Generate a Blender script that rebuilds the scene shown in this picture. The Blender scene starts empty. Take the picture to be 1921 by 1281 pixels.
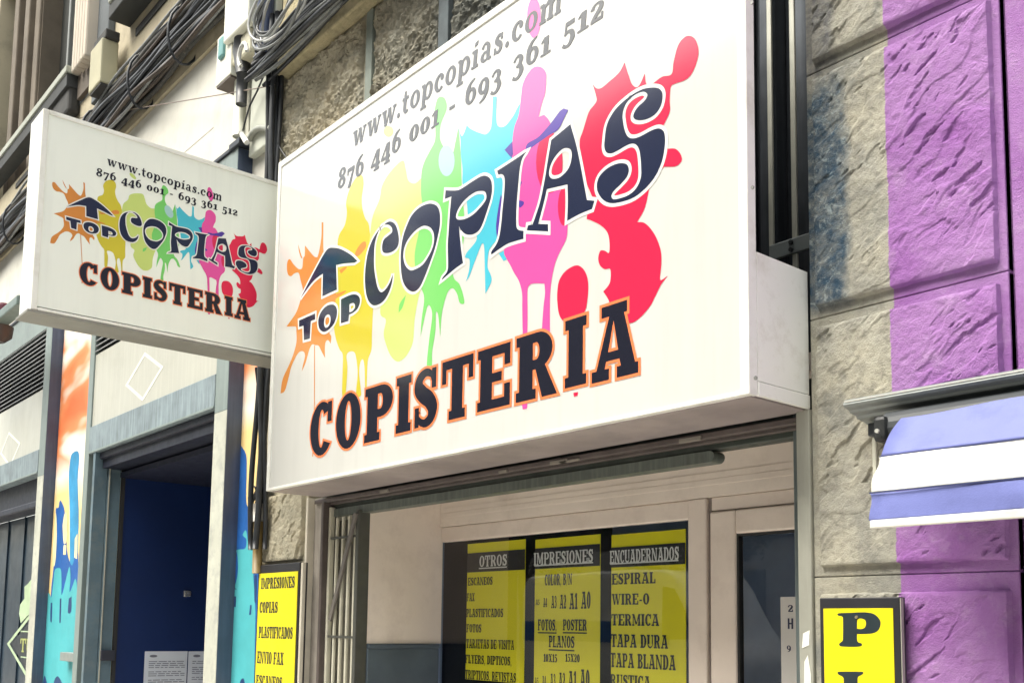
import bpy, bmesh, math, random
from mathutils import Vector, Matrix, noise
from mathutils.geometry import tessellate_polygon

SC = bpy.context.scene
COL = SC.collection
R_ = math.radians

# ------------------------------------------------------------------ camera
FPX, PPY, PPX = 1913.6, 982.24, 963.71          # focal length and principal point in photo pixels (1921 x 1281)
YAW, PITCH, ROLL = -0.870601, 0.10134, 0.0137905
CAM = Vector((0.0, -2.7, 1.65))                 # facade plane is y = 0, x runs along the street, z up
_cy, _sy, _cp, _sp = math.cos(YAW), math.sin(YAW), math.cos(PITCH), math.sin(PITCH)
FWD = Vector((_sy * _cp, _cy * _cp, _sp))
_r = Vector((_cy, -_sy, 0)); _u = _r.cross(FWD)
RGT = math.cos(ROLL) * _r + math.sin(ROLL) * _u
UPV = -math.sin(ROLL) * _r + math.cos(ROLL) * _u
cd = bpy.data.cameras.new("camera"); co = bpy.data.objects.new("camera", cd); COL.objects.link(co)
m = Matrix((RGT, UPV, -FWD)).transposed().to_4x4(); m.translation = CAM; co.matrix_world = m
cd.sensor_fit = 'HORIZONTAL'; cd.sensor_width = 36.0; cd.lens = FPX / 1921 * 36
cd.shift_x = (960.5 - PPX) / 1921; cd.shift_y = (PPY - 640.5) / 1921
cd.clip_start = 0.05; cd.clip_end = 600
SC.camera = co

# ------------------------------------------------------------------ light
SUN_EL, SUN_AZ = 58.0, 196.0                    # degrees; azimuth from +y, clockwise
w = bpy.data.worlds.new("World"); SC.world = w; w.use_nodes = True
nt = w.node_tree; bg = nt.nodes['Background']
sky = nt.nodes.new('ShaderNodeTexSky'); sky.sky_type = 'NISHITA'; sky.sun_disc = False
sky.sun_elevation = R_(SUN_EL); sky.sun_rotation = R_(SUN_AZ)
sky.air_density = 1.0; sky.dust_density = 4.0; sky.ozone_density = 0.6
hs = nt.nodes.new('ShaderNodeHueSaturation'); hs.inputs['Saturation'].default_value = 0.38
tint = nt.nodes.new('ShaderNodeMix'); tint.data_type = 'RGBA'; tint.blend_type = 'MULTIPLY'
tint.inputs[0].default_value = 1.0; tint.inputs[7].default_value = (1.0, 0.99, 0.91, 1)
nt.links.new(sky.outputs[0], hs.inputs['Color']); nt.links.new(hs.outputs[0], tint.inputs[6])
nt.links.new(tint.outputs[2], bg.inputs[0]); bg.inputs[1].default_value = 0.15
sd = bpy.data.lights.new("sun", 'SUN'); so = bpy.data.objects.new("sun", sd); COL.objects.link(so)
sd.energy = 0.9; sd.angle = R_(34); sd.color = (1.0, 0.96, 0.89)
az, el = R_(SUN_AZ), R_(SUN_EL)
sdir = Vector((math.sin(az) * math.cos(el), math.cos(az) * math.cos(el), math.sin(el)))   # towards the sun
so.rotation_euler = sdir.to_track_quat('Z', 'Y').to_euler(); so.location = (0, -6, 20)
vs = SC.view_settings; vs.view_transform = 'Standard'; vs.look = 'None'; vs.gamma = 1; vs.exposure = 1.75
vs.use_curve_mapping = False

# ------------------------------------------------------------------ helpers
def _ray(px, py): return FWD + (px - PPX) / FPX * RGT - (py - PPY) / FPX * UPV
def at(px, py, y):
    r = _ray(px, py); return CAM + r * ((y - CAM.y) / r.y)
def atx(px, py, x):
    r = _ray(px, py); return CAM + r * ((x - CAM.x) / r.x)

class MB:
    """collects faces, links them as ONE mesh object"""
    def __init__(s): s.v = []; s.f = []; s.mi = []; s.cur = 0; s.smooth = False
    def face(s, pts):
        i = len(s.v); s.v += [tuple(p) for p in pts]; s.f.append(tuple(range(i, i + len(pts)))); s.mi.append(s.cur)
    def box(s, x0, x1, y0, y1, z0, z1, bev=0.0):
        if x1 < x0: x0, x1 = x1, x0
        if y1 < y0: y0, y1 = y1, y0
        if z1 < z0: z0, z1 = z1, z0
        bm = bmesh.new(); bmesh.ops.create_cube(bm, size=1)
        for v in bm.verts:
            v.co = Vector(((x0 + x1) / 2 + v.co.x * (x1 - x0), (y0 + y1) / 2 + v.co.y * (y1 - y0), (z0 + z1) / 2 + v.co.z * (z1 - z0)))
        if bev: bmesh.ops.bevel(bm, geom=list(bm.edges), offset=min(bev, abs(x1-x0)*.4, abs(y1-y0)*.4, abs(z1-z0)*.4), segments=2, affect='EDGES', profile=.5)
        s.addbm(bm); return s
    def addbm(s, bm):
        o = len(s.v); bm.verts.index_update()
        s.v += [tuple(v.co) for v in bm.verts]
        for f in bm.faces: s.f.append(tuple(o + v.index for v in f.verts)); s.mi.append(s.cur)
        bm.free()
    def tube(s, pts, r, n=8, cap=True):
        pts = [Vector(p) for p in pts]; o = len(s.v); prev = None
        for i, p in enumerate(pts):
            a = pts[max(0, i - 1)]; b = pts[min(len(pts) - 1, i + 1)]; t = (b - a)
            if t.length < 1e-9: t = Vector((0, 0, 1))
            t.normalize()
            if prev is None: prev = t.orthogonal().normalized()
            nrm = (prev - t * prev.dot(t))
            if nrm.length < 1e-6: nrm = t.orthogonal()
            nrm.normalize(); prev = nrm; bn = t.cross(nrm)
            rr = r[i] if isinstance(r, (list, tuple)) else r
            for k in range(n):
                a2 = 2 * math.pi * k / n; s.v.append(tuple(p + nrm * (rr * math.cos(a2)) + bn * (rr * math.sin(a2))))
        for i in range(len(pts) - 1):
            for k in range(n):
                k2 = (k + 1) % n
                s.f.append((o + i * n + k, o + i * n + k2, o + (i + 1) * n + k2, o + (i + 1) * n + k)); s.mi.append(s.cur)
        if cap:
            s.f.append(tuple(o + k for k in range(n))); s.mi.append(s.cur)
            e = o + (len(pts) - 1) * n; s.f.append(tuple(e + k for k in reversed(range(n)))); s.mi.append(s.cur)
        return s
    def prism(s, pts, axis, a, b):
        """closed 2D outline extruded along an axis: 'x' -> (y,z), 'y' -> (x,z), 'z' -> (x,y)"""
        def mk(p, t): return {'x': (t, p[0], p[1]), 'y': (p[0], t, p[1]), 'z': (p[0], p[1], t)}[axis]
        n = len(pts); s.poly([mk(p, a) for p in pts]); s.poly([mk(p, b) for p in reversed(pts)])
        for i in range(n):
            j = (i + 1) % n; s.face([mk(pts[i], a), mk(pts[j], a), mk(pts[j], b), mk(pts[i], b)])
        return s
    def poly(s, pts, holes=()):
        loops = [[Vector(p) for p in pts]] + [[Vector(p) for p in h] for h in holes]
        flat = [p for l in loops for p in l]; o = len(s.v); s.v += [tuple(p) for p in flat]
        for t in tessellate_polygon(loops): s.f.append(tuple(o + i for i in t)); s.mi.append(s.cur)
        return s
    def build(s, name, mats, parent=None, smooth=None):
        me = bpy.data.meshes.new(name); me.from_pydata(s.v, [], s.f)
        for mm in (mats if isinstance(mats, (list, tuple)) else [mats]): me.materials.append(mm)
        if isinstance(mats, (list, tuple)): me.polygons.foreach_set('material_index', s.mi)
        if smooth if smooth is not None else s.smooth: me.polygons.foreach_set('use_smooth', [True] * len(me.polygons))
        me.update(); ob = bpy.data.objects.new(name, me); COL.objects.link(ob)
        if parent is not None:
            ob.parent = parent; ob.matrix_parent_inverse = Matrix.Translation(-parent.location)
        return ob

def tag(o, label=None, cat=None, group=None, kind=None):
    for k, v in (('label', label), ('category', cat), ('group', group), ('kind', kind)):
        if v: o[k] = v
    return o
def thing(name, label, cat, loc=(0, 0, 0), group=None):
    o = bpy.data.objects.new(name, None); COL.objects.link(o); o.location = loc; o.empty_display_size = .1
    return tag(o, label, cat, group)

# ------------------------------------------------------------------ materials
MATS = {}
def node(t, kind, **kw):
    n = t.nodes.new(kind)
    for k, v in kw.items(): setattr(n, k, v)
    return n
def base(name):
    mt = bpy.data.materials.new(name); mt.use_nodes = True; t = mt.node_tree
    return mt, t, t.nodes['Principled BSDF']
def pos(t): return node(t, 'ShaderNodeNewGeometry').outputs['Position']
def noise_tex(t, scale, detail=5, rough=.6, vec=None, dist=0):
    n = node(t, 'ShaderNodeTexNoise'); n.inputs['Scale'].default_value = scale; n.inputs['Detail'].default_value = detail
    n.inputs['Roughness'].default_value = rough; n.inputs['Distortion'].default_value = dist
    t.links.new(vec if vec else pos(t), n.inputs['Vector']); return n.outputs[0]
def vscale(t, vec, s):
    n = node(t, 'ShaderNodeVectorMath', operation='MULTIPLY'); t.links.new(vec, n.inputs[0]); n.inputs[1].default_value = s; return n.outputs[0]
def ramp(t, fac, stops):
    n = node(t, 'ShaderNodeValToRGB'); t.links.new(fac, n.inputs[0]); cr = n.color_ramp
    while len(cr.elements) < len(stops): cr.elements.new(.5)
    for e, (p, c) in zip(cr.elements, stops):
        e.position = p; e.color = (c, c, c, 1) if isinstance(c, (int, float)) else (*c, 1)
    return n.outputs[0]
def mix(t, fac, a, b, mode='MIX'):
    n = node(t, 'ShaderNodeMix', data_type='RGBA', blend_type=mode)
    if isinstance(fac, (int, float)): n.inputs[0].default_value = fac
    else: t.links.new(fac, n.inputs[0])
    for i, c in ((6, a), (7, b)):
        if isinstance(c, tuple): n.inputs[i].default_value = (*c, 1)
        else: t.links.new(c, n.inputs[i])
    return n.outputs[2]
def mth(t, op, a, b=None, c=None, clamp=False):
    n = node(t, 'ShaderNodeMath', operation=op); n.use_clamp = clamp
    for i, v in enumerate((a, b, c)):
        if v is None: continue
        if isinstance(v, (int, float)): n.inputs[i].default_value = v
        else: t.links.new(v, n.inputs[i])
    return n.outputs[0]
def mapr(t, v, a, b):
    n = node(t, 'ShaderNodeMapRange'); n.inputs[1].default_value = a; n.inputs[2].default_value = b; t.links.new(v, n.inputs[0]); return n.outputs[0]
def bump(t, b, h, strength=.3, dist=.01):
    n = node(t, 'ShaderNodeBump'); n.inputs['Strength'].default_value = strength; n.inputs['Distance'].default_value = dist
    t.links.new(h, n.inputs['Height']); t.links.new(n.outputs[0], b.inputs['Normal'])
def xyz(t):
    n = node(t, 'ShaderNodeSeparateXYZ'); t.links.new(pos(t), n.inputs[0]); return n.outputs
def M(name, col, rough=.5, var=.12, vscale_=6, metal=0, bmp=0, bscale=60, spec=.5, dirt=None, streak=0):
    """plain procedural material: two-tone noise, optional dirt, vertical streaks and bump"""
    if name in MATS: return MATS[name]
    mt, t, b = base(name)
    n1 = noise_tex(t, vscale_)
    lo = tuple(max(0, c * (1 - var)) for c in col); hi = tuple(min(1, c * (1 + var)) for c in col)
    c = mix(t, ramp(t, n1, [(.3, 0.), (.7, 1.)]), lo, hi)
    if dirt:
        dn = noise_tex(t, vscale_ * 2.3, 8, .7); c = mix(t, ramp(t, dn, [(.5, 0.), (.72, .8)]), c, dirt)
    if streak:
        sn = noise_tex(t, 1, 6, .6, vscale(t, pos(t), (38, 38, 2.2)))
        c = mix(t, mth(t, 'MULTIPLY', ramp(t, sn, [(.45, 0.), (.7, 1.)]), streak), c, tuple(min(1, x * 2.2 + .05) for x in col))
    t.links.new(c, b.inputs['Base Color'])
    rn = noise_tex(t, vscale_ * 3); rr = mth(t, 'MULTIPLY_ADD', rn, .25, rough - .12, clamp=True); t.links.new(rr, b.inputs['Roughness'])
    b.inputs['Metallic'].default_value = metal; b.inputs['Specular IOR Level'].default_value = spec
    if bmp: bump(t, b, noise_tex(t, bscale, 6, .65), bmp, .004)
    MATS[name] = mt; return mt

def stone_mat(name, tan, grey, painted=False, gx=None):
    mt, t, b = base(name); X, Y, Z = xyz(t)
    n1 = noise_tex(t, 3.2, 8, .65); n2 = noise_tex(t, 22, 6, .7)
    c = mix(t, ramp(t, n1, [(.35, 0.), (.65, 1.)]), grey, tan)
    c = mix(t, ramp(t, n2, [(.34, .55 if painted else .5), (.54, 0.)]), c, tuple(x * .45 for x in grey))
    vo = node(t, 'ShaderNodeTexVoronoi'); vo.inputs['Scale'].default_value = 75; t.links.new(pos(t), vo.inputs['Vector'])
    c = mix(t, ramp(t, vo.outputs[0], [(.05, .5), (.2, 0.)]), c, tuple(x * .6 for x in grey))
    if painted:
        st = noise_tex(t, 2.1, 6, .65, None, .6); c = mix(t, ramp(t, st, [(.52, 0.), (.68, .5)]), c, (.105, .125, .14))
    if gx:                                                     # soot that grows along the wall
        g = mth(t, 'MULTIPLY', mapr(t, mth(t, 'ADD', X, mth(t, 'MULTIPLY', n1, .8)), gx[0], gx[1]), ramp(t, n2, [(.3, 1.), (.75, .55)]))
        c = mix(t, g, c, (.075, .085, .085))
    if painted:
        # blue-grey overspray on the edge of the second course, darker soot on the course above
        nn = noise_tex(t, 9, 6, .6)
        ex = mapr(t, mth(t, 'ADD', X, mth(t, 'MULTIPLY', nn, .09)), -1.572, -1.608)
        zz = mth(t, 'MULTIPLY', mapr(t, Z, 2.62, 2.66), mapr(t, Z, 3.40, 3.30))
        c = mix(t, mth(t, 'MULTIPLY', mth(t, 'MULTIPLY', ex, zz), ramp(t, n2, [(.36, 1.), (.62, .6)])), c, mix(t, ramp(t, noise_tex(t, 26, 7, .8, None, 1.2), [(.52, 0.), (.62, .8)]), (.035, .07, .11), (.30, .36, .37)))
        zt = mth(t, 'MULTIPLY', mapr(t, Z, 3.36, 3.42), mapr(t, mth(t, 'ADD', X, mth(t, 'MULTIPLY', nn, .05)), -1.640, -1.665))
        c = mix(t, mth(t, 'MULTIPLY', zt, ramp(t, n2, [(.3, .9), (.7, .35)])), c, (.1, .105, .12))
        pe = mapr(t, mth(t, 'ADD', X, mth(t, 'MULTIPLY', noise_tex(t, 45, 6, .7), .014)), -1.4945, -1.4915)
        pc = mix(t, ramp(t, n1, [(.3, 0.), (.7, 1.)]), (.272, .104, .345), (.392, .222, .462)); pc = mix(t, ramp(t, noise_tex(t, 13, 8, .75), [(.52, 0.), (.68, .35)]), pc, (.47, .35, .50))
        c = mix(t, pe, c, pc)
    t.links.new(c, b.inputs['Base Color']); b.inputs['Roughness'].default_value = .9; b.inputs['Specular IOR Level'].default_value = .2
    bump(t, b, mth(t, 'ADD', noise_tex(t, 55, 8, .75), mth(t, 'MULTIPLY', noise_tex(t, 240, 3), .5)), .85, .007)
    return mt

def glass_mat(name, tintc=(1, 1, 1), boost=1.6):
    mt = bpy.data.materials.new(name); mt.use_nodes = True; t = mt.node_tree; t.nodes.clear()
    out = node(t, 'ShaderNodeOutputMaterial'); ms = node(t, 'ShaderNodeMixShader'); tr = node(t, 'ShaderNodeBsdfTransparent'); gl = node(t, 'ShaderNodeBsdfGlossy')
    fr = node(t, 'ShaderNodeFresnel'); fr.inputs[0].default_value = 1.5
    bm = node(t, 'ShaderNodeBump'); bm.inputs['Strength'].default_value = .03; bm.inputs['Distance'].default_value = .02
    t.links.new(noise_tex(t, 2.0, 2), bm.inputs['Height']); t.links.new(bm.outputs[0], gl.inputs['Normal'])
    gl.inputs['Roughness'].default_value = .01; tr.inputs[0].default_value = (*tintc, 1)
    bf = node(t, 'ShaderNodeNewGeometry').outputs['Backfacing']; fm = mth(t, 'MULTIPLY', fr.outputs[0], boost, clamp=True)
    t.links.new(mth(t, 'MULTIPLY', fm, mth(t, 'SUBTRACT', 1.0, bf)), ms.inputs[0]); t.links.new(tr.outputs[0], ms.inputs[1]); t.links.new(gl.outputs[0], ms.inputs[2])
    t.links.new(ms.outputs[0], out.inputs[0]); return mt

def vinyl(name, col, rough=.13, spec=1.0):
    """glossy printed vinyl"""
    if name in MATS: return MATS[name]
    mt, t, b = base(name)
    c = mix(t, ramp(t, noise_tex(t, 2.5, 3), [(.3, 0.), (.7, 1.)]), tuple(x * .96 for x in col), col)
    if name.startswith('sign_face'):                            # rain streaks and edge grime
        sn = noise_tex(t, 1, 6, .6, vscale(t, pos(t), (14, 14, .9))); gn = noise_tex(t, 1.3, 7, .7)
        c = mix(t, mth(t, 'MULTIPLY', ramp(t, sn, [(.50, 0.), (.72, 1.)]), mth(t, 'MULTIPLY', gn, .42)), c, tuple(x * .72 for x in col))
        bump(t, b, noise_tex(t, 1.7, 2), .05, .03)
    t.links.new(c, b.inputs['Base Color']); b.inputs['Roughness'].default_value = rough
    b.inputs['Specular IOR Level'].default_value = spec
    MATS[name] = mt; return mt

# ------------------------------------------------------------------ lettering
def arc(cx, cy, rx, ry, a0, a1, n=16):
    return [(cx + rx * math.cos(R_(a0 + (a1 - a0) * i / n)), cy + ry * math.sin(R_(a0 + (a1 - a0) * i / n))) for i in range(n + 1)]
def ell(cx, cy, rx, ry, n=28): return arc(cx, cy, rx, ry, 0, 360, n)[:-1]
def rc(x0, y0, x1, y1): return [[(x0, y0), (x1, y0), (x1, y1), (x0, y1)]]
def cr(pts, n=5, closed=True):
    """Catmull-Rom through the points; a third item marks a sharp corner"""
    N = len(pts); P = [Vector(p[:2]) for p in pts]; K = [len(p) > 2 for p in pts]; out = []
    for i in range(N if closed else N - 1):
        a, b = P[i], P[(i + 1) % N]
        p0 = P[i - 1] if (i > 0 or closed) else a; p3 = P[(i + 2) % N] if (closed or i + 2 < N) else b
        ta = Vector((0, 0)) if K[i] else (b - p0) * .5; tb = Vector((0, 0)) if K[(i + 1) % N] else (p3 - a) * .5
        if K[i]: ta = (b - a) * .6
        if K[(i + 1) % N]: tb = (b - a) * .6
        L = (b - a).length
        for t_ in (ta, tb):
            if t_.length > 1.3 * L and t_.length > 0: t_ *= 1.3 * L / t_.length
        for k in range(n):
            s = k / n; s2 = s * s; s3 = s2 * s
            q = a * (2 * s3 - 3 * s2 + 1) + ta * (s3 - 2 * s2 + s) + b * (-2 * s3 + 3 * s2) + tb * (s3 - s2); out.append((q.x, q.y))
    if not closed: out.append(tuple(P[-1]))
    return out
def ribbon(pts, ws, n=5):
    c = cr(pts, n, False); N = len(c); L = []; Rr = []
    for i, p in enumerate(c):
        a = Vector(c[max(0, i - 1)]); b = Vector(c[min(N - 1, i + 1)]); d = (b - a).normalized(); nn = Vector((-d.y, d.x))
        f = i / n; k = min(int(f), len(ws) - 2); wv = (ws[k] + (ws[k + 1] - ws[k]) * (f - k)) / 2
        L.append(tuple(Vector(p) + nn * wv)); Rr.append(tuple(Vector(p) - nn * wv))
    return [L + Rr[::-1]]
def bar(x0, y0, x1, y1, wd): return [[(x0 - wd / 2, y0), (x0 + wd / 2, y0), (x1 + wd / 2, y1), (x1 - wd / 2, y1)]]

def G(ch, w=.25, h=.14, e=.075):
    """slab-serif glyph: (advance width, list of polygons, each [outer, hole...]) on a cap height of 1"""
    if ch == ' ': return .4, []
    if ch == 'I':
        W = w + 2 * e; return W, [[[(0, 0), (W, 0), (W, h), (W - e, h), (W - e, 1 - h), (W, 1 - h), (W, 1), (0, 1), (0, 1 - h), (e, 1 - h), (e, h), (0, h)]]]
    if ch == 'T':
        W = .84; c = W / 2; d = .12
        return W, [[[(0, 1), (0, .62), (d, .62), (d, 1 - h), (c - w / 2, 1 - h), (c - w / 2, h), (c - w / 2 - e, h), (c - w / 2 - e, 0), (c + w / 2 + e, 0), (c + w / 2 + e, h), (c + w / 2, h), (c + w / 2, 1 - h), (W - d, 1 - h), (W - d, .62), (W, .62), (W, 1)]]]
    if ch in 'EF':
        W = .8; x = e + w; d = .14; xm = W - .2
        top = [(x, .5 + h / 2), (x, 1 - h), (W - d, 1 - h), (W - d, .66), (W, .66), (W, 1), (0, 1), (0, 1 - h), (e, 1 - h), (e, h), (0, h)]
        mid = [(x, .5 - h / 2), (xm, .5 - h / 2), (xm, .5 + h / 2)]
        if ch == 'E': return W, [[[(0, 0), (W, 0), (W, .36), (W - d, .36), (W - d, h), (x, h)] + mid + top]]
        return W, [[[(0, 0), (x + e, 0), (x + e, h), (x, h)] + mid + top]]
    if ch == 'L':
        W = .74; x = e + w; return W, [[[(0, 0), (W, 0), (W, .38), (W - .13, .38), (W - .13, h), (x, h), (x, 1 - h), (x + e, 1 - h), (x + e, 1), (0, 1), (0, 1 - h), (e, 1 - h), (e, h), (0, h)]]]
    if ch in 'PR':
        W = .78; x = e + w; yb = .42 if ch == 'P' else .44; ym = (1 + yb) / 2; rr = (1 - yb) / 2; cx = W - .32
        hole = [(x, yb + h), (cx - .02, yb + h)] + arc(cx - .02, ym, .32 - w + .04, rr - h, -90, 90, 10)[1:-1] + [(cx - .02, 1 - h), (x, 1 - h)]
        if ch == 'P':
            return W, [[[(0, 0), (x + e, 0), (x + e, h), (x, h), (x, yb)] + [(cx, yb)] + arc(cx, ym, .32, rr, -90, 90, 12)[1:-1] + [(cx, 1), (0, 1), (0, 1 - h), (e, 1 - h), (e, h), (0, h)], hole]]
        W = .88
        return W, [[[(0, 0), (x + e, 0), (x + e, h), (x, h), (x, yb), (x + .06, yb), (W - w - .02, 0), (W, 0), (W - .26, yb + .05)] + arc(cx, ym, .32, rr, -62, 90, 12) + [(0, 1), (0, 1 - h), (e, 1 - h), (e, h), (0, h)], hole]]
    if ch == 'B':
        W = .78; x = e + w
        o = [(0, 0), (.46, 0)] + arc(.46, .27, .32, .27, -90, 90, 10)[1:-1] + [(.46, .54)] + arc(.44, .77, .3, .23, -80, 90, 10) + [(0, 1), (0, 1 - h), (e, 1 - h), (e, h), (0, h)]
        return W, [[o, [(x, h), (.44, h), (.54, .27), (.44, .46), (x, .46)], [(x, .6), (.42, .6), (.5, .77), (.42, 1 - h), (x, 1 - h)]]]
    if ch == 'D':
        W = .82; x = e + w
        return W, [[[(0, 0), (.4, 0)] + arc(.4, .5, .42, .5, -90, 90, 14)[1:-1] + [(.4, 1), (0, 1), (0, 1 - h), (e, 1 - h), (e, h), (0, h)], [(x, h), (.38, h)] + arc(.38, .5, .42 - w + .02, .5 - h, -90, 90, 12)[1:-1] + [(.38, 1 - h), (x, 1 - h)]]]
    if ch in 'OQ0':
        W = .8 if ch == 'O' else .66; return W, [[ell(W / 2, .5, W / 2, .51), ell(W / 2, .5, W / 2 - w, .51 - h)]]
    if ch in 'CG':
        W = .74; cx = .4
        p = [[arc(cx, .5, .4, .51, 42, 322, 22) + arc(cx, .5, .4 - w, .51 - h, 318, 46, 22)]]
        p += [[a_] for a_ in rc(W - .14, .60, W, .98)]
        if ch == 'G': p += [[a_] for a_ in rc(W - .3, .36, W + .02, .5) + rc(W - .2, .05, W - .02, .37)]
        return W, p
    if ch == 'S':
        W = .7
        c = [(.58, .70), (.54, .86), (.36, .93), (.18, .85), (.15, .69), (.28, .56), (.45, .46), (.56, .31), (.51, .14), (.33, .07), (.15, .15), (.11, .30)]
        p = [ribbon(c, [.06, .11, .14, .2, w, w, w, w, .2, .14, .11, .06])]
        return W, p + [[q] for q in rc(.53, .64, .66, .98)] + [[q] for q in rc(.03, .02, .16, .36)]
    if ch == 'A':
        W = .94
        o = [(0, 0), (.36, 0), (.36, h), (.27, h), (.30, .25), (.57, .25), (.60, h), (.52, h), (.52, 0), (W, 0), (W, h), (.88, h), (.66, 1 - h), (.72, 1 - h), (.72, 1), (.2, 1), (.2, 1 - h), (.36, 1 - h), (.1, h), (0, h)]
        return W, [[o, [(.34, .37), (.545, .37), (.45, .78)]]]
    if ch == 'N':
        W = .96
        return W, [[q] for q in rc(.09, 0, .22, 1) + rc(W - .22, 0, W - .09, 1) + [[(.05, 1), (.3, 1), (W - .09, 0), (W - .3, 0)]] + rc(0, 0, .31, h) + rc(0, 1 - h, .2, 1) + rc(W - .31, 1 - h, W, 1)]
    if ch == 'M':
        W = 1.1; c = W / 2
        return W, [[q] for q in rc(.09, 0, .2, 1) + rc(W - .3, 0, W - .08, 1) + [[(.08, 1), (.3, 1), (c + .06, .12), (c - .1, .12)], [(W - .28, 1), (W - .14, 1), (c + .06, .12), (c - .06, .12)]] + rc(0, 0, .3, h) + rc(0, 1 - h, .2, 1) + rc(W - .4, 0, W, h) + rc(W - .2, 1 - h, W, 1)]
    if ch == 'U':
        W = .88
        o = [(e, 1), (e, .34)] + arc(.44, .34, .44 - e, .35, 180, 360, 14)[1:-1] + [(W - e, .34), (W - e, 1), (W - e - .13, 1), (W - e - .13, .34)] + arc(.47, .34, .27, .22, 360, 180, 12)[1:-1] + [(e + w, .34), (e + w, 1)]
        return W, [[o]] + [[q] for q in rc(0, 1 - h, w + 2 * e, 1) + rc(W - .3, 1 - h, W, 1)]
    if ch in 'VY':
        W = .88; b = 0 if ch == 'V' else .42
        p = [[(.08, 1), (.08 + w + .02, 1), (.56, b), (.36, b)], [(W - .2, 1), (W - .08, 1), (.54, b), (.44, b)]] + rc(0, 1 - h, .42, 1) + rc(W - .32, 1 - h, W, 1)
        if ch == 'Y': p += rc(.44 - w / 2, 0, .44 + w / 2, .46) + rc(.24, 0, .64, h)
        return W, [[q] for q in p]
    if ch == 'W':
        W = 1.24
        p = [[(.06, 1), (.3, 1), (.47, 0), (.3, 0)], [(.58, 1), (.66, 1), (.46, 0), (.38, 0)], [(.5, 1), (.74, 1), (.92, 0), (.75, 0)], [(W - .17, 1), (W - .06, 1), (.9, 0), (.82, 0)]]
        return W, [[q] for q in p + rc(0, 1 - h, .38, 1) + rc(.46, 1 - h, .8, 1) + rc(W - .28, 1 - h, W, 1)]
    if ch == 'X':
        W = .88
        return W, [[q] for q in [[(.07, 1), (.07 + w + .03, 1), (W - .07, 0), (W - .1 - w, 0)], [(W - .22, 1), (W - .09, 1), (.22, 0), (.09, 0)]] + rc(0, 0, .34, h) + rc(W - .42, 0, W, h) + rc(0, 1 - h, .42, 1) + rc(W - .34, 1 - h, W, 1)]
    if ch == 'J':
        W = .58; return W, [ribbon([(.37, 1), (.37, .6), (.37, .26), (.24, .07), (.1, .12), (.1, .26)], [w, w, w, .16, .13, .16])] + [[q] for q in rc(.18, 1 - h, .58, 1)]
    if ch == 'H':
        W = .9; return W, [[q] for q in rc(e, 0, e + w, 1) + rc(W - e - w, 0, W - e, 1) + rc(e, .43, W - e, .57)]
    if ch == 'Z':
        W = .72; return W, [[q] for q in rc(0, 0, W, h) + rc(0, 1 - h, W, 1) + [[(0, h), (.26, h), (W, 1 - h), (W - .26, 1 - h)]]]
    if ch == ',': return .24, [[[(.04, .16), (.2, .16), (.2, 0), (.1, -.16), (.04, -.14), (.1, 0), (.04, 0)]]]
    if ch == '.': return .26, [[ell(.13, .1, .1, .11, 14)]]
    if ch == '-': return .46, [[q] for q in rc(.06, .3, .4, .44)]
    if ch == ':': return .24, [[ell(.12, .1, .09, .1, 12)], [ell(.12, .6, .09, .1, 12)]]
    if ch == '/': return .5, [[q] for q in bar(.08, -.05, .42, 1.05, .1)]
    if ch == '1': return .5, [[q] for q in rc(.16, 0, .16 + w, 1) + rc(.02, 0, .54, h) + [[(.16, 1), (.02, .8), (.02, .7), (.16, .8)]]]
    if ch == '2': return .62, [ribbon([(.08, .68), (.14, .88), (.32, .95), (.48, .82), (.44, .58), (.24, .32), (.08, .1)], [.2, .12, .11, .2, w, .2, .1])] + [[q] for q in rc(.04, 0, .6, .17) + rc(.5, .1, .6, .36)]
    if ch == '3': return .62, [ribbon([(.06, .78), (.16, .92), (.32, .95), (.44, .8), (.38, .6), (.2, .54)], [.12, .1, .11, w, .18, .08]), ribbon([(.2, .55), (.42, .5), (.5, .28), (.38, .08), (.2, .05), (.05, .16)], [.08, .18, w, .16, .1, .14])]
    if ch == '4': return .68, [[q] for q in rc(.36, 0, .36 + w, 1) + rc(.0, .24, .68, .38) + [[(.36, 1), (.46, 1), (.12, .34), (0, .34)]] + rc(.26, 0, .68, .11)]
    if ch == '5': return .62, [ribbon([(.1, .5), (.28, .6), (.46, .5), (.5, .28), (.38, .08), (.2, .05), (.05, .16)], [.08, .12, .2, w, .16, .1, .14])] + [[q] for q in [[(.1, .5), (.18, .5), (.22, 1), (.12, 1)]] + rc(.12, .82, .56, 1)]
    if ch == '7': return .62, [[q] for q in [[(.14, 0), (.36, 0), (.6, .86), (.46, .86)]] + rc(.03, .82, .6, 1) + rc(.03, .66, .13, .9)]
    if ch == '6': return .66, [[ell(.33, .33, .32, .34), ell(.34, .32, .11, .22)], ribbon([(.12, .4), (.14, .66), (.28, .88), (.52, .99)], [.22, .22, .14, .05])]
    if ch == '9': return .66, [[ell(.33, .67, .32, .34), ell(.32, .68, .11, .22)], ribbon([(.54, .6), (.52, .34), (.38, .12), (.14, .01)], [.22, .22, .14, .05])]
    if ch == '8': return .66, [[ell(.33, .27, .32, .28), ell(.33, .26, .12, .15)], [ell(.33, .76, .28, .25), ell(.33, .77, .1, .13)]]
    # lower case
    if ch == 'w':
        W = 1.06; q = [[(.04, .68), (.27, .68), (.41, 0), (.25, 0)], [(.5, .68), (.58, .68), (.42, 0), (.34, 0)], [(.44, .68), (.66, .68), (.8, 0), (.64, 0)], [(.9, .68), (1.0, .68), (.81, 0), (.73, 0)]]
        return W, [[a] for a in q + rc(0, .58, .33, .68) + rc(.82, .58, 1.06, .68)]
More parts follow.
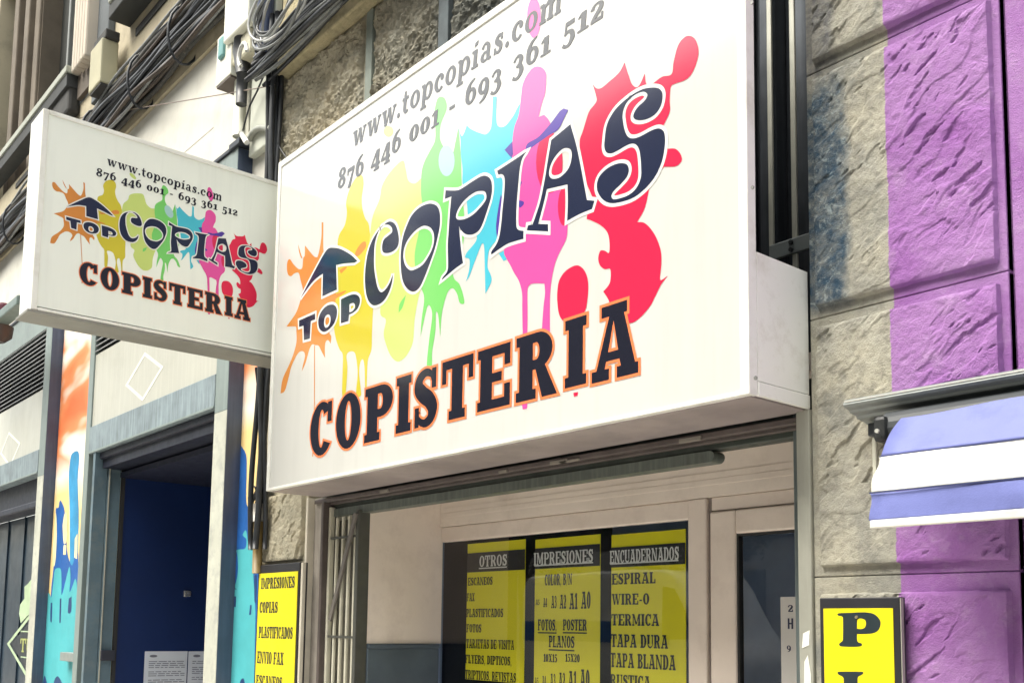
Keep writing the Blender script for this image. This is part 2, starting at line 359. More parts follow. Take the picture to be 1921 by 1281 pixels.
    if ch == 't': return .48, [ribbon([(.2, .92), (.2, .5), (.21, .2), (.3, .06), (.46, .09)], [.1, .21, .21, .15, .08])] + [[q] for q in rc(.0, .56, .45, .68)]
    if ch == 'o': return .7, [[ell(.35, .34, .34, .35), ell(.35, .34, .13, .25)]]
    if ch == 'p': return .78, [[ell(.46, .34, .31, .35), ell(.44, .34, .12, .25)]] + [[q] for q in rc(.08, -.3, .29, .64) + rc(0, -.3, .4, -.2) + rc(0, .58, .2, .68)]
    if ch == 'c': return .62, [[arc(.34, .34, .33, .35, 40, 320, 18) + arc(.36, .34, .14, .25, 320, 40, 18)], [ell(.5, .5, .11, .12, 14)]]
    if ch == 'i': return .42, [[q] for q in rc(.1, 0, .31, .68) + rc(.0, 0, .42, .1) + rc(.0, .58, .2, .68) + [[(.1, .78), (.3, .84), (.34, 1.0), (.14, .95)]]]
    if ch == 'a': return .68, [ribbon([(.1, .5), (.2, .64), (.36, .65), (.46, .5), (.46, .2), (.52, .05), (.66, .04)], [.16, .1, .1, .2, .2, .14, .07]), [ell(.27, .19, .25, .2), ell(.3, .19, .1, .11)]]
    if ch == 's': return .56, [ribbon([(.44, .5), (.36, .63), (.2, .6), (.15, .48), (.28, .36), (.42, .24), (.38, .08), (.22, .04), (.08, .18)], [.06, .1, .15, .2, .22, .2, .15, .1, .06])] + [[q] for q in rc(.4, .44, .5, .68) + rc(.04, 0, .14, .24)]
    if ch == 'm':
        q = rc(.08, 0, .28, .64) + rc(.46, 0, .66, .5) + rc(.84, 0, 1.04, .5) + rc(0, 0, .34, .1) + rc(.4, 0, .72, .1) + rc(.78, 0, 1.1, .1) + rc(0, .58, .2, .68)
        return 1.12, [[a] for a in q] + [ribbon([(.24, .5), (.4, .63), (.54, .6), (.56, .45)], [.06, .14, .17, .2]), ribbon([(.62, .5), (.78, .63), (.92, .6), (.94, .45)], [.06, .14, .17, .2])]
    return .5, []
OLD = {'0': (.0, .72), '1': (0, .72), '2': (0, .72), '3': (-.26, .98), '4': (-.26, .98), '5': (-.26, .98), '7': (-.26, .98), '9': (-.26, .98)}
def text_polys(s, w=.25, h=.14, e=.075, gap=.09, old=False):
    x = 0; out = []
    for c in s:
        W, ps = G(c, w, h, e); dy, sy = OLD.get(c, (0, 1)) if old else (0, 1)
        out += [[[(x + a, dy + b * sy) for a, b in l] for l in p] for p in ps]; x += W + gap
    return x - gap, out
def fit(polys, W, x0, x1, z0, z1, slant=0.0):
    """text polygons laid into a rectangle"""
    k = (x1 - x0) / W
    return [[[(x0 + a * k + slant * b * (z1 - z0), z0 + b * (z1 - z0)) for a, b in l] for l in p] for p in polys]
def emit(mb, polys, fn, off, step=2e-5, mod=9):
    for i, p in enumerate(polys):
        o = off + (i % mod) * step
        mb.poly([fn(a, b, o) for a, b in p[0]], [[fn(a, b, o) for a, b in h_] for h_ in p[1:]])
def halo(mb, polys, wd, fn, off, step=1.2e-5):
    """band of constant width along every outline"""
    k = 0
    for p in polys:
        for l in p:
            n = len(l); pts = [Vector(q) for q in l]
            pts = [q for i, q in enumerate(pts) if (q - pts[i - 1]).length > 1e-6]; n = len(pts)
            for i in range(n):
                a, b, c2, d0 = pts[i - 1], pts[i], pts[(i + 1) % n], pts[i - 2]
                d = (b - a).normalized(); nn = Vector((-d.y, d.x))
                def miter(q0, q1, q2):
                    u = (q1 - q0).normalized(); v = (q2 - q1).normalized(); nu = Vector((-u.y, u.x)); nv = Vector((-v.y, v.x)); s = nu + nv
                    if s.length < .35: return None
                    s.normalize(); return s * min(1 / max(.35, s.dot(nu)), 2.2)
                m0 = miter(d0, a, b) or nn; m1 = miter(a, b, c2) or nn
                o = off + (k % 12) * step; k += 1
                mb.face([fn(*(a + m0 * wd), o), fn(*(b + m1 * wd), o), fn(*(b - m1 * wd), o), fn(*(a - m0 * wd), o)])

# ------------------------------------------------------------------ sign artwork, drawn once in the plane of the big sign
SY = -0.30                                                        # face of the big sign
def px2(p): v = at(p[0], p[1], SY); return (v.x, v.z)
def zz(x0, y0, pts): return [((x0 + p[0] / 7.388, y0 + p[1] / 7.388) + tuple(p[2:])) for p in pts]
def outline(pts, n=5):
    k = []
    for p in pts: q = px2(p); k.append(q + tuple(p[2:]))
    return cr(k, n)
T = 1
Z1 = (510, 420); Z2 = (510, 570); Z3 = (660, 350); Z4 = (800, 250); Z7 = (940, 260); Z9 = (1080, 220)
LOGO = []
LOGO.append([outline(zz(*Z1, [(400,1035,T),(520,800),(640,575),(725,420),(785,345),(850,332),(960,352),(1100,432),(1190,515,T),(1150,540,T),(1000,552),(895,572,T),(905,912,T),(705,1005,T),(712,690,T),(600,775),(500,895)]))])
LOGO.append([outline(zz(*Z2, [(380,232,T),(605,132,T),(605,215,T),(545,240,T),(530,482,T),(448,504,T),(442,302,T),(382,322,T)]), 2)])
LOGO.append([outline(zz(*Z2, [(648,230),(682,120),(760,32),(850,10),(900,58),(905,150),(868,270),(790,360),(720,388),(662,340)])), outline(zz(*Z2, [(728,250),(742,182),(782,148),(814,175),(815,250),(790,310),(752,330),(732,302)]))])
LOGO.append([outline(zz(*Z1, [(962,1045,T),(1090,987),(1170,980),(1218,1020),(1225,1090),(1190,1180),(1120,1238),(1075,1252,T),(1065,1348,T),(962,1378,T)])), outline(zz(*Z1, [(1080,1115,T),(1130,1097),(1155,1122),(1150,1170),(1115,1212),(1078,1225,T)]))])
LOGO.append([outline(zz(*Z1, [(1680,690,T),(1672,800),(1635,930),(1570,1050),(1490,1115),(1410,1130),(1345,1070),(1308,950),(1295,780),(1303,600),(1335,400),(1395,230),(1480,95),(1570,5),(1640,-30),(1710,5),(1750,105),(1765,235),(1740,330),(1670,390),(1590,408),(1540,385),(1533,300),(1560,215),(1630,155),(1670,115),(1665,55),(1620,15),(1560,15),(1510,55),(1460,165),(1430,290),(1420,430),(1422,600),(1440,740),(1470,880),(1512,945),(1560,928),(1620,850),(1665,750)]))])
LOGO.append([outline(zz(*Z3, [(1110,240),(1190,280),(1225,380),(1225,540),(1190,720),(1150,880),(1080,1080),(1015,1250),(950,1390),(875,1455),(800,1440),(738,1370),(700,1260),(682,1080),(685,900),(710,720),(760,560),(830,410),(920,310),(1020,255)])), outline(zz(*Z3, [(1010,545),(1090,570),(1135,640),(1145,740),(1120,860),(1060,980),(980,1090),(880,1150),(810,1160),(750,1100),(720,1000),(725,880),(770,760),(850,650),(930,580)]))])
LOGO.append([outline(zz(*Z4, [(270,795,T),(430,795),(520,752),(640,672),(760,602),(830,595),(885,630),(910,700),(912,810),(885,950),(840,1090),(790,1240),(740,1340),(680,1390),(610,1411),(540,1396),(490,1350),(455,1290,T),(470,1460),(490,1650),(512,1800,T),(400,1880),(215,2036,T),(230,2000),(290,1920),(305,1830),(300,1560),(310,1400),(330,1100),(350,880,T),(260,915,T)])), outline(zz(*Z4, [(740,805),(810,810),(835,860),(825,930),(760,1020),(650,1130),(540,1190),(450,1200),(415,1170),(430,1090),(500,970),(590,880),(680,820)]))])
LOGO.append([outline(zz(*Z4, [(985,525,T),(1180,400),(1395,255,T),(1335,350),(1300,490),(1280,680),(1262,900),(1250,1100),(1252,1290),(1280,1340),(1350,1356,T),(1350,1466,T),(1150,1526),(1030,1596),(905,1686,T),(905,1640),(970,1546),(1015,1430),(1040,1256),(1060,1050),(1085,800),(1088,640),(1060,575),(1000,578,T)]))])
LOGO.append([outline(zz(*Z7, [(700,25,T),(965,-195,T),(1045,90),(1110,400),(1195,855,T),(1300,865,T),(1265,980,T),(1090,1050),(920,1145,T),(930,900),(925,640,T),(640,705,T),(595,900),(520,1185,T),(656,1190,T),(656,1290,T),(365,1275,T),(375,1205,T),(440,1195,T),(540,900),(610,570),(660,260)])), outline(zz(*Z7, [(960,150),(985,230),(960,370),(900,470),(810,545),(720,560),(675,520),(675,430),(720,310),(800,200),(880,140)]))])
LOGO.append([outline(zz(*Z9, [(405,330),(425,160),(470,30),(560,-110),(680,-225),(800,-315),(930,-382),(1050,-405),(1150,-395),(1200,-345),(1208,-260),(1180,-140),(1100,-30),(980,35),(870,48),(812,20),(808,-40),(860,-130),(950,-215),(995,-285),(985,-330),(930,-347),(820,-300),(730,-220),(675,-120),(655,-20),(662,70),(685,190),(730,275),(800,298),(900,270),(1050,190),(1150,160),(1215,190),(1240,260),(1240,400),(1205,600),(1120,800),(1000,960),(850,1090),(700,1160),(520,1195),(400,1160),(320,1060),(297,950),(330,830),(420,730),(540,660),(650,640),(720,665),(742,740),(715,830),(630,930),(530,1030),(500,1095),(530,1140),(620,1125),(740,1080),(845,985),(905,850),(912,700),(895,500),(860,405),(800,370),(720,390),(600,460),(500,505),(430,490),(402,420)], ), 4)])

def E_(cx, cy, rx, ry, n=24): return [px2((cx + rx * math.cos(2 * math.pi * i / n), cy + ry * math.sin(2 * math.pi * i / n))) for i in range(n)]
def sinv(x, y):
    v = atx(x, y, -5.0); a, b, c, d = .40722, -.021575, -.0068413, .4275332; u, w_ = v.y - .604743, v.z - 2.1866834; D = a * d - b * c
    return ((d * u - b * w_) / D, (a * w_ - c * u) / D)
def zs(pts): return [sinv(80 + p[0] / 7.388, 290 + p[1] / 7.388) + tuple(p[2:]) for p in pts]
def bp(pts): return [px2(p) + tuple(p[2:]) for p in pts]
SPLAT = [   # (name, colour, polygons), painted in this order
 ('orange', (.86, .33, .065), [[outline(zz(*Z1, [(715,-20,T),(690,-20,T),(685,200),(640,440),(600,460),(540,400),(460,300,T),(455,440),(435,475),(428,560),(415,620),(370,625),(300,560),(250,490),(215,530),(210,640),(230,710),(270,725),(310,690),(370,680),(400,790),(430,930),(390,1080),(330,1240),(200,1425,T),(330,1425),(340,1500),(340,1640),(300,1800),(240,1950),(150,2150),(120,2350,T),(180,2310),(235,2120),(270,1980),(340,1830),(390,1770),(440,1770),(460,1830),(430,1960),(415,2045,T),(470,1920),(520,1740),(560,1670),(600,1680),(650,1690),(690,1770),(740,1860,T),(735,1740),(745,1640),(780,1610),(815,1660,T),(825,1560),(800,1500),(850,1300),(930,1050),(960,900),(900,700),(800,480),(720,400)]))],
   [outline(zz(*Z1, [(365,280,T),(390,370),(425,480,T),(405,470),(375,380)]))], [[px2(p) for p in ((589,795),(590.6,795),(587.4,856),(585.8,856))]], [[px2(p) for p in ((589.4,648),(591,648),(590.5,796),(589,796))]]]),
 ('yellow', (.80, .69, .055), [[cr(zs([(760,600),(830,560),(850,500),(838,430),(875,372),(940,352),(1000,380),(1018,440),(1004,510),(1015,580),(1045,650),(1085,715)]) + bp([(702,520),(700,580),(698,624),(697,655),(690,678),(688,728,T),(685,728,T),(684,690),(681,674),(676,680),(674,700),(677,730),(677,742),(668,742),(671,700),(668,670),(664,660),(655,660),(650,668),(652,690),(649,735),(648,742),(642,742),(643,690),(643,665),(637,655),(630,635),(626,605),(630,560),(634,500)]))]]),
 ('orange', (.86, .33, .065), [[outline(zz(*Z1, [(1150,440),(1180,350),(1250,260),(1300,250),(1305,320),(1250,400),(1190,450)]))], [outline(zz(*Z1, [(715,1080,T),(840,1000),(1000,930),(1030,935),(930,1010),(800,1090)]))], [outline(zz(*Z1, [(935,640,T),(1010,600),(1040,610),(960,690,T)]))]]),
 ('lime', (.74, .90, .26), [[cr(zs([(1110,705),(1180,630),(1205,565),(1280,540),(1385,550),(1415,615),(1440,690),(1500,745),(1590,775)]) + bp([(800,450),(795,520),(785,560),(778,600),(775,640),(767,660),(757,673),(745,678),(733,667),(724,645),(720,625),(724,600),(714,590),(713,560),(700,540),(692,500)]))], [E_(729, 247, 9, 10)]]),
 ('green', (.25, .80, .20), [[outline([(820,188),(828,182),(836,188),(838,205),(830,225),(826,240),(826,262),(835,280),(848,292),(855,265),(860,240,T),(862,262),(865,300),(866,340),(870,390),(872,430),(866,470),(850,500),(852,522),(862,533),(869,553),(871,569),(862.5,568),(858,552),(850,541),(842,545),(835.5,561),(829,590),(826,632,T),(822,590),(818,586),(817,620),(811,660),(810,688),(801,688),(805,640),(811,590),(804,572),(797,595),(789,632,T),(791,600),(796,560),(790,540),(782,520),(778,480),(785,440),(793,400),(790,360),(791,325),(796,305),(806,285),(816,265),(817,240),(815,215)])], [outline([(762,553,T),(756,575),(748,587,T),(750,570)])]]),
 ('pale_blue', (.50, .80, .80), [[E_(838, 302, 15, 29)]]),
 ('cyan', (.095, .66, .84), [[outline([(859,238,T),(867,256),(876,236,T),(884,243),(900,250),(913,252),(922,238),(925,182,T),(932,182,T),(932,232),(946,238),(962,220),(978,195),(990,230),(990,300),(975,350),(962,390),(952,425),(935,447),(920.5,465),(916.4,477),(915,501),(920.5,515),(922,528),(911,551,T),(909.6,501),(908.3,461),(904,458),(892,488),(881,517.5),(874.4,528,T),(880,508),(881,487),(873,483),(876,474),(895,447),(880,420),(876,380),(868,345),(868,318),(865,290),(864,260)])],
   [outline([(936,476,T),(946,470,T),(952,486,T),(945,490,T)])]]),
 ('pink', (1.0, .115, .47), [[outline([(980.6,161),(987,144.7),(997,131),(1006,125.7),(1017,127.7),(1024.6,138),(1025,154),(1023,176),(1017,195),(1011,220,T),(1021,216,T),(1029,224.5),(1036,240),(1042,270),(1048,330),(1055,380),(1064,410),(1065,430),(1062,450),(1050,474),(1042,493),(1036.4,517.5),(1033.7,536.4),(1032,562),(1032,622,T),(1016.5,622,T),(1020,574),(1022.8,550),(1021.5,532,T),(1001,531.7),(993,535.7),(989.8,545),(990,580),(989.6,634,T),(981,634,T),(980,580),(979.6,550),(974,528),(964.7,512),(958,498.5),(951,486),(945.7,473),(948,440),(953,400),(958,350),(961,300),(962,262),(965.7,238),(973.8,215),(978,181)])],
   [E_(1002, 34, 13, 38)], [[px2(p) for p in ((979,756),(990,752),(989,766),(981,768))]]]),
 ('crimson', (.88, .03, .12), [[E_(1031, 305, 25, 58)], [E_(1058, 388, 11, 36)]]),
 ('red', (1.0, .027, .10), [[outline([(1112,158,T),(1118.7,166),(1128,166),(1143,154),(1162,136.5),(1172,117.6,T),(1179.6,142),(1187,160),(1198,163),(1210,138.5,T),(1213,158),(1226,157,T),(1242,145),(1260,140),(1264,117),(1272,87),(1283,72),(1294,68),(1304.7,75),(1310.8,95),(1307,118),(1296.6,141),(1283,152),(1266.8,157.5),(1258.7,164),(1256.6,188.6),(1257,209),(1249,228),(1240,250),(1253,279.6,T),(1266.8,279.6),(1276,287.7),(1279.6,300),(1273.6,309),(1265,313),(1246.5,313,T),(1232,330),(1218,355,T),(1210,390),(1195.7,417,T),(1208,418),(1220,428),(1232,447),(1240,471),(1241,495.6),(1239,525),(1253,517,T),(1240,535),(1228,559),(1220,574),(1203,594),(1184,606),(1160,600),(1148,580),(1141.5,562),(1132,547,T),(1141.5,536),(1145.6,525),(1145,505),(1134.7,505),(1126,498),(1122.6,485),(1126.6,471),(1134.7,470.5),(1143,474),(1143.5,451),(1139,435),(1126.6,422.5),(1110,414),(1101,411,T),(1102,402,T),(1114,392),(1112,372),(1099.7,341),(1090,300.6),(1088,264.7),(1093.5,247),(1101.7,220),(1106.5,208),(1118.7,192),(1118.7,181)])],
   [outline([(1081,498),(1094,504),(1102,520),(1104,540),(1102,565),(1097,585),(1080,608),(1062,606),(1050,592),(1046,567),(1046,545),(1050,525),(1062,508)])], [[px2(p) for p in ((1076,737),(1085,735),(1084,742),(1077,744))]]]),
 ('purple', (.115, .06, .44), [[outline([(1058,204,T),(1066.6,207,T),(1059,222),(1048,243),(1028,256),(997,278),(985,287,T),(990,270),(1011,257),(1035,230),(1050,210)])], [[px2(p) for p in ((946.9,281.8),(961.7,266),(963,290),(959.7,296.7))]], [outline([(974,377),(983,379),(982,385),(975,390)])], [[px2(p) for p in ((976,341),(980,341),(976.5,351))]], [outline([(940,365,T),(942,372),(938,423),(934,448),(931,425),(935,392)])]]),
]
BOX = [('C',582.9,622,756.3,853.8,600),('O',631,677,738.7,840.2,652),('P',685,737,723,825,1e9),('I',744,771.7,706.2,810.5,757),('S',777.4,820.8,691.7,801,799),('T',829.6,887.8,672,784.5,858),('E',896.6,957.5,651,766,926),('R',969,1046,624,747,1006),('I',1060.7,1100.6,596.8,724,1080),('A',1111,1198,568,708,1160)]
BIGWORD = []
for ch, xl, xr, yt, yb, xc in BOX:
    xc = (xl + xr) / 2 if xc > 1e8 else xc
    W, ps = G(ch, .295, .15, .07)
    BIGWORD.append(fit(ps, W, at(xl, (yt + yb) / 2, SY).x, at(xr, (yt + yb) / 2, SY).x, at(xc, yb, SY).z, at(xc, yt, SY).z))
def line_fit(s, xl, yl, xr, yr, hgt, w=.25, slant=.1, old=False):
    """a line of small type between two points of its base line"""
    a, b = at(xl, yl, SY), at(xr, yr, SY); W, ps = text_polys(s, w, .12, .07, .1, old); k = (b.x - a.x) / W
    return [[[(a.x + u * k + slant * v * hgt, a.z + (b.z - a.z) * u / W + v * hgt) for u, v in l] for l in p] for p in ps]
SMALLTYPE = [line_fit('www.topcopias.com', 661, 278, 1053, 23, .112, .26), line_fit('876 446 001 - 693 361 512', 633, 357, 1132, 33, .098, .24, .1, True)]
def big_fn(x, z, o): return (x, SY - o, z)
SX = -5.0                                                         # face of the projecting sign
def small_fn(x, z, o): return (SX + o, .40722 * x - .021575 * z + .604743, -.0068413 * x + .4275332 * z + 2.1866834)
def artwork(parent, fn, k):
    def V(n_, c_): return vinyl(n_ + ('_matt' if k else ''), c_, .3 if k else .13, .25 if k else 1.0)
    white = V('print_white', (.74, .74, .70)); navy = V('print_navy', (.014, .020, .052)); blk = V('print_black', (.012, .013, .024)); org = V('print_outline_orange', (.78, .22, .085))
    for i, (nm, c, ps) in enumerate(SPLAT):
        for j, pl in enumerate(ps):
            mb = MB(); emit(mb, [pl], fn, .0003 + i * .00009 + j * .00002); o = mb.build('paint_splash', V('print_' + nm, tuple(v * .70 for v in c)), parent); o['label'] = nm.replace('_', ' ') + ' printed paint splash'
    mb = MB(); halo(mb, LOGO, .0125, fn, .0014); mb.build('lettering_outline', white, parent)
    mb = MB(); emit(mb, LOGO[:1], fn, .0018); mb.build('arrow', navy, parent)
    for g_ in LOGO[1:]: mb = MB(); emit(mb, [g_], fn, .0018); mb.build('letter', navy, parent)
    mb = MB(); halo(mb, [p_ for g_ in BIGWORD for p_ in g_], .0105, fn, .0014); mb.build('lettering_outline', org, parent)
    for g_ in BIGWORD: mb = MB(); emit(mb, g_, fn, .0018); mb.build('letter', blk, parent)
    for ln in SMALLTYPE:
        mb = MB(); emit(mb, ln, fn, .0016); mb.build('lettering', blk if k else V('print_grey', (.030, .030, .034)), parent)  # black type on the big sign is greyed to paint in sky glare

# ================================================================== SETTING: street
asphalt = M('asphalt', (.075, .075, .078), .85, .25, 3, bmp=.5, bscale=90)
paving = M('paving', (.50, .48, .44), .8, .15, 2.5, bmp=.4, bscale=40)
o = MB().box(-150, 150, -120, 60, -1.0, -.13).build('road', asphalt); tag(o, kind='structure')
o = MB().box(-120, 120, -4.2, 3.0, -.126, 0, .02).build('pavement', paving); tag(o, kind='structure')
o = MB().box(-120, 120, -17.0, -13.2, -.126, 0, .02).build('pavement', paving); tag(o, kind='structure')

# ================================================================== shop building in the middle
TAN, GREY = (.37, .335, .245), (.25, .238, .195)
st_r = stone_mat('pilaster_stone', (.47, .44, .345), (.35, .345, .30), painted=True)
st_l = stone_mat('sandstone', (.46, .41, .30), (.35, .33, .255))
st_u = stone_mat('sooty_sandstone', (.48, .425, .31), (.36, .345, .28), gx=(-4.2, -3.1))
st_s = stone_mat('smooth_sandstone', (.50, .43, .265), (.40, .36, .235))
shop = thing('shop_building', 'sandstone shop building with rough blocks, a recessed entrance and a half purple pier', 'building', (-3, .2, 0))

def rough_block(name, x0, x1, z0, z1, mat, amp=.02, lift=.024, res=.006, seed=0, fscale=1.0, iso=False, y0=0.0, ang=38):
    nx = max(4, int((x1 - x0) / res)); nz = max(4, int((z1 - z0) / res)); V = []; F = []
    ca, sa = math.cos(R_(ang)), math.sin(R_(ang)); off = Vector((seed * 7.31, seed * 3.17, seed))
    def sst(a, b, v): v = max(0, min(1, (v - a) / (b - a))); return v * v * (3 - 2 * v)
    def hgt(x, z):
        u = x * ca + z * sa; v = -x * sa + z * ca
        if iso:
            u2 = x * .8 + z * .6; v2 = z * .8 - x * .6; a = noise.fractal(Vector((u2 * 5.5, v2 * 9, 0)) * fscale + off, .75, 2.2, 4); c = noise.fractal(Vector((u2 * 18, v2 * 34, 3)) * fscale + off, .7, 2.2, 2)
            return .5 + .40 * a + .30 * (abs(c) * 1.6 - .5)
        low = noise.fractal(Vector((x * 3.2, z * 3.2, 2)) + off, .9, 2.0, 2)
        wv = .35 * noise.noise(Vector((u * 7, v * 7, 9)) + off)
        a = noise.fractal(Vector((u * 2.1, v * 5.2 + wv, 0)) + off, .9, 2.2, 4)                       # big split ledges with one steep side
        k = a * 2.0; f = k - math.floor(k); led = (math.floor(k) + sst(.80, 1.0, f)) / 2.0
        g = noise.noise(Vector((u * 10, v * 34 + wv * 2, 5)) + off) + .4 * noise.noise(Vector((u * 30, v * 75, 6)) + off)
        gate_ = sst(-.15, .3, noise.noise(Vector((x * 4, z * 4, 11)) + off))
        gouge = -sst(.24, .38, g) * gate_                                                            # short chisel bites
        chip = noise.fractal(Vector((x * 34, z * 34, 7)) + off, .7, 2.1, 3)
        return .5 + .22 * low + .36 * led + .42 * gouge + .11 * chip
    for j in range(nz + 1):
        for i in range(nx + 1):
            x = x0 + (x1 - x0) * i / nx; z = z0 + (z1 - z0) * j / nz
            ed = min(i, nx - i) * (x1 - x0) / nx; ez = min(j, nz - j) * (z1 - z0) / nz
            e = min(1, min(ed, ez) / .012)
            wob = .004 * noise.noise(Vector((x * 30, z * 30, seed)))
            y = y0 - (lift + amp * (hgt(x, z) - .4)) * (.0 if min(i, nx - i, j, nz - j) == 0 else (.82 + .18 * e))
            if min(i, nx - i) == 0: x += wob
            if min(j, nz - j) == 0: z += wob
            V.append((x, min(y, y0 + .001), z))
    for j in range(nz):
        for i in range(nx):
            a = j * (nx + 1) + i; F.append((a, a + 1, a + nx + 2, a + nx + 1))
    mb = MB(); mb.v = V; mb.f = F; mb.mi = [0] * len(F)
    return mb.build(name, mat, shop, smooth=False)

# right pier: slab with joints, rough faces, groove and smooth strip
PX0, PX1 = -1.782, -1.172
mb = MB()
for za, zb in ((0, 1.0), (1.0, 1.8135), (1.8165, 2.6135), (2.6165, 3.4135), (3.4165, 4.21), (4.213, 5.6)): mb.box(PX0, PX1, 0, .4, za, zb, .003)
mb.box(PX0 + .004, PX1, .007, .38, .1, 5.5)
mb.box(PX1, -1.156, .03, .4, 0, 5.6)
mb.box(-1.156, 1.2, .0, .4, 0, 5.6, .002)
mb.build('pier', st_r, shop)
for i, (za, zb) in enumerate(((.03, .97), (1.03, 1.765), (1.845, 2.585), (2.645, 3.385), (3.445, 4.18))):
    rough_block('rough_stone_face', PX0 + .03, -1.193, za, zb, st_r, .019, .022, .0048, 3 + i)
# left pier
mb = MB().box(-5.50, -4.945, 0, .4, 0, 2.42, .003); mb.build('pier', st_l, shop)
rough_block('rough_stone_face', -5.475, -4.972, 2.0, 2.385, st_l, .036, .022, .007, 21)
rough_block('rough_stone_face', -5.475, -4.972, .05, 1.95, st_l, .03, .014, .02, 22)
# wall above the sign: slab, rough blocks with dark joints, smooth band
mb = MB(); mb.box(-5.50, -2.6, .012, .4, 2.45, 7.5); mb.build('upper_wall', st_u, shop)
BZ = 4.915
for i, (xa, xb, sd_) in enumerate(((-5.42, -4.515, 31), (-4.40, -3.80, 32), (-3.70, -2.62, 33))):
    rough_block('rough_stone_face', xa, xb, 3.9, BZ - .01, st_u, .055, .02, .0105, sd_, 1.0, True, .012)
MB().box(-4.468, -4.405, -.012, .012, 3.9, BZ - .01, .004).build('pilaster_strip', M('grey_green_stone', (.22, .25, .22), .85, .2, 9, bmp=.4), shop)
MB().box(-3.795, -3.715, -.02, .012, 3.9, BZ - .01, .004).build('pilaster_strip', M('slate_stone', (.10, .12, .13), .85, .25, 9, bmp=.4), shop)
mb = MB(); mb.box(-5.38, -2.6, -.075, .011, BZ, BZ + .36, .012); mb.box(-5.38, -2.6, -.05, .011, BZ + .363, 6.4, .008)
mb.build('smooth_band', st_s, shop)
# recess beside and behind the sign: dark ribbed shutter box
darkm = M('dark_shutter_metal', (.045, .052, .062), .38, .3, 5, metal=.5, streak=.25)
mb = MB(); mb.box(-2.6, PX0, .30, .4, 2.45, 6.5)
for xa, xb, ya in ((-2.42, -2.30, .27), (-2.24, -2.19, .24), (-2.13, -2.06, .22), (-2.01, -1.93, .245), (-1.90, -1.86, .27)): mb.box(xa, xb, ya, .30, 2.45, 6.4, .012)
mb.build('shutter_ribs', darkm, shop)
rib = M('rib_edge_metal', (.42, .42, .36), .4, .15, 6, metal=.3)
for xa, xb, yy in ((at(1440, 300, .205).x, at(1449, 300, .205).x, .217), (at(1483, 300, .19).x, at(1493, 300, .19).x, .202)): MB().box(xa, xb, yy - .012, yy, 2.5, 6.3, .004).build('rib_edge', rib, shop)
MB().box(-2.6, -2.595, .012, .3, 2.45, 6.5).build('jamb', darkm, shop)
# recess under the sign
wallp = M('recess_plaster', (.78, .69, .61), .75, .06, 2.2, bmp=.12, bscale=30, dirt=(.66, .57, .50))
pvc = M('window_frame_pvc', (.78, .68, .60), .5, .06, 3, dirt=(.66, .56, .49))
grp = M('grey_blue_paint', (.075, .10, .125), .55, .2, 4)
RX, RY = -4.47, .545
mb = MB(); mb.box(RX - .06, RX, .10, RY + .02, 1.56, 2.5); mb.build('side_wall', wallp, shop)
mb = MB(); mb.box(RX - .06, RX + .012, .10, RY, 0, 1.535, .004); mb.box(RX - .06, RX + .02, .10, RY, 1.535, 1.557, .004); mb.build('wall_panel', grp, shop)
mb = MB(); mb.box(RX, -1.80, RY, RY + .06, 2.186, 2.5)
for z in (2.235, 2.262): mb.box(RX, -1.8, RY - .0025, RY - .0005, z, z + .024, .001)
mb.build('fascia', wallp, shop)
mb = MB(); mb.box(-5.0, -1.75, .142, .62, 2.50, 2.56); mb.build('recess_ceiling', wallp, shop)
# shop window: frame and pane
mb = MB(); mb.box(RX, -2.736, RY + .008, RY + .05, 2.105, 2.184, .006); mb.box(-2.736, -2.640, RY - .002, RY + .06, 0.5, 2.184, .006); mb.box(RX, -2.736, RY, RY + .05, .4, .62, .006)
win = mb.build('window_frame', pvc, shop)
glass = glass_mat('window_glass', (.92, .93, .94), 1.7)
MB().box(RX, -2.738, RY + .020, RY + .026, .62, 2.105).build('pane', glass, win)
mb = MB(); mb.box(-2.636, -2.622, RY + .012, RY + .06, 0, 2.184); mb.build('mullion', M('frame_gap', (.22, .18, .16), .6), shop)
mb = MB(); mb.box(-2.620, -2.493, RY - .004, RY + .05, 0, 2.125, .008); mb.box(-2.493, -1.80, RY - .004, RY + .05, 2.030, 2.125, .008); mb.box(-2.62, -1.8, RY + .008, RY + .05, 2.13, 2.184, .004); mb.box(-2.493, -1.85, RY - .004, RY + .05, 0, .3)
door = mb.build('door', pvc, shop)
MB().box(-2.493, -1.80, RY + .018, RY + .024, .3, 2.03).build('pane', glass, door)
mb = MB(); mb.box(-2.495, -2.483, RY + .004, RY + .03, .3, 2.03); mb.box(-2.483, -1.8, RY + .004, RY + .03, 2.02, 2.032); mb.build('gasket', M('rubber', (.02, .02, .02), .7), door)
# dark interior
dk = M('interior_paint', (.30, .38, .52), .7, .2, 1.5)
mb = MB(); mb.box(-7, -1.2, 3.2, 3.3, 0, 3); mb.box(-7, -6.9, .62, 3.2, 0, 3); mb.box(-1.3, -1.2, .62, 3.2, 0, 3); mb.box(-7, -1.2, .62, 3.3, 2.95, 3.0); mb.box(-7, -1.2, .62, 3.3, .004, .05)
mb.box(-7, -4.53, .55, .62, 0, 3); mb.box(-1.8, -1.2, .41, .62, 0, 3)
mb.build('interior_room', dk, shop)
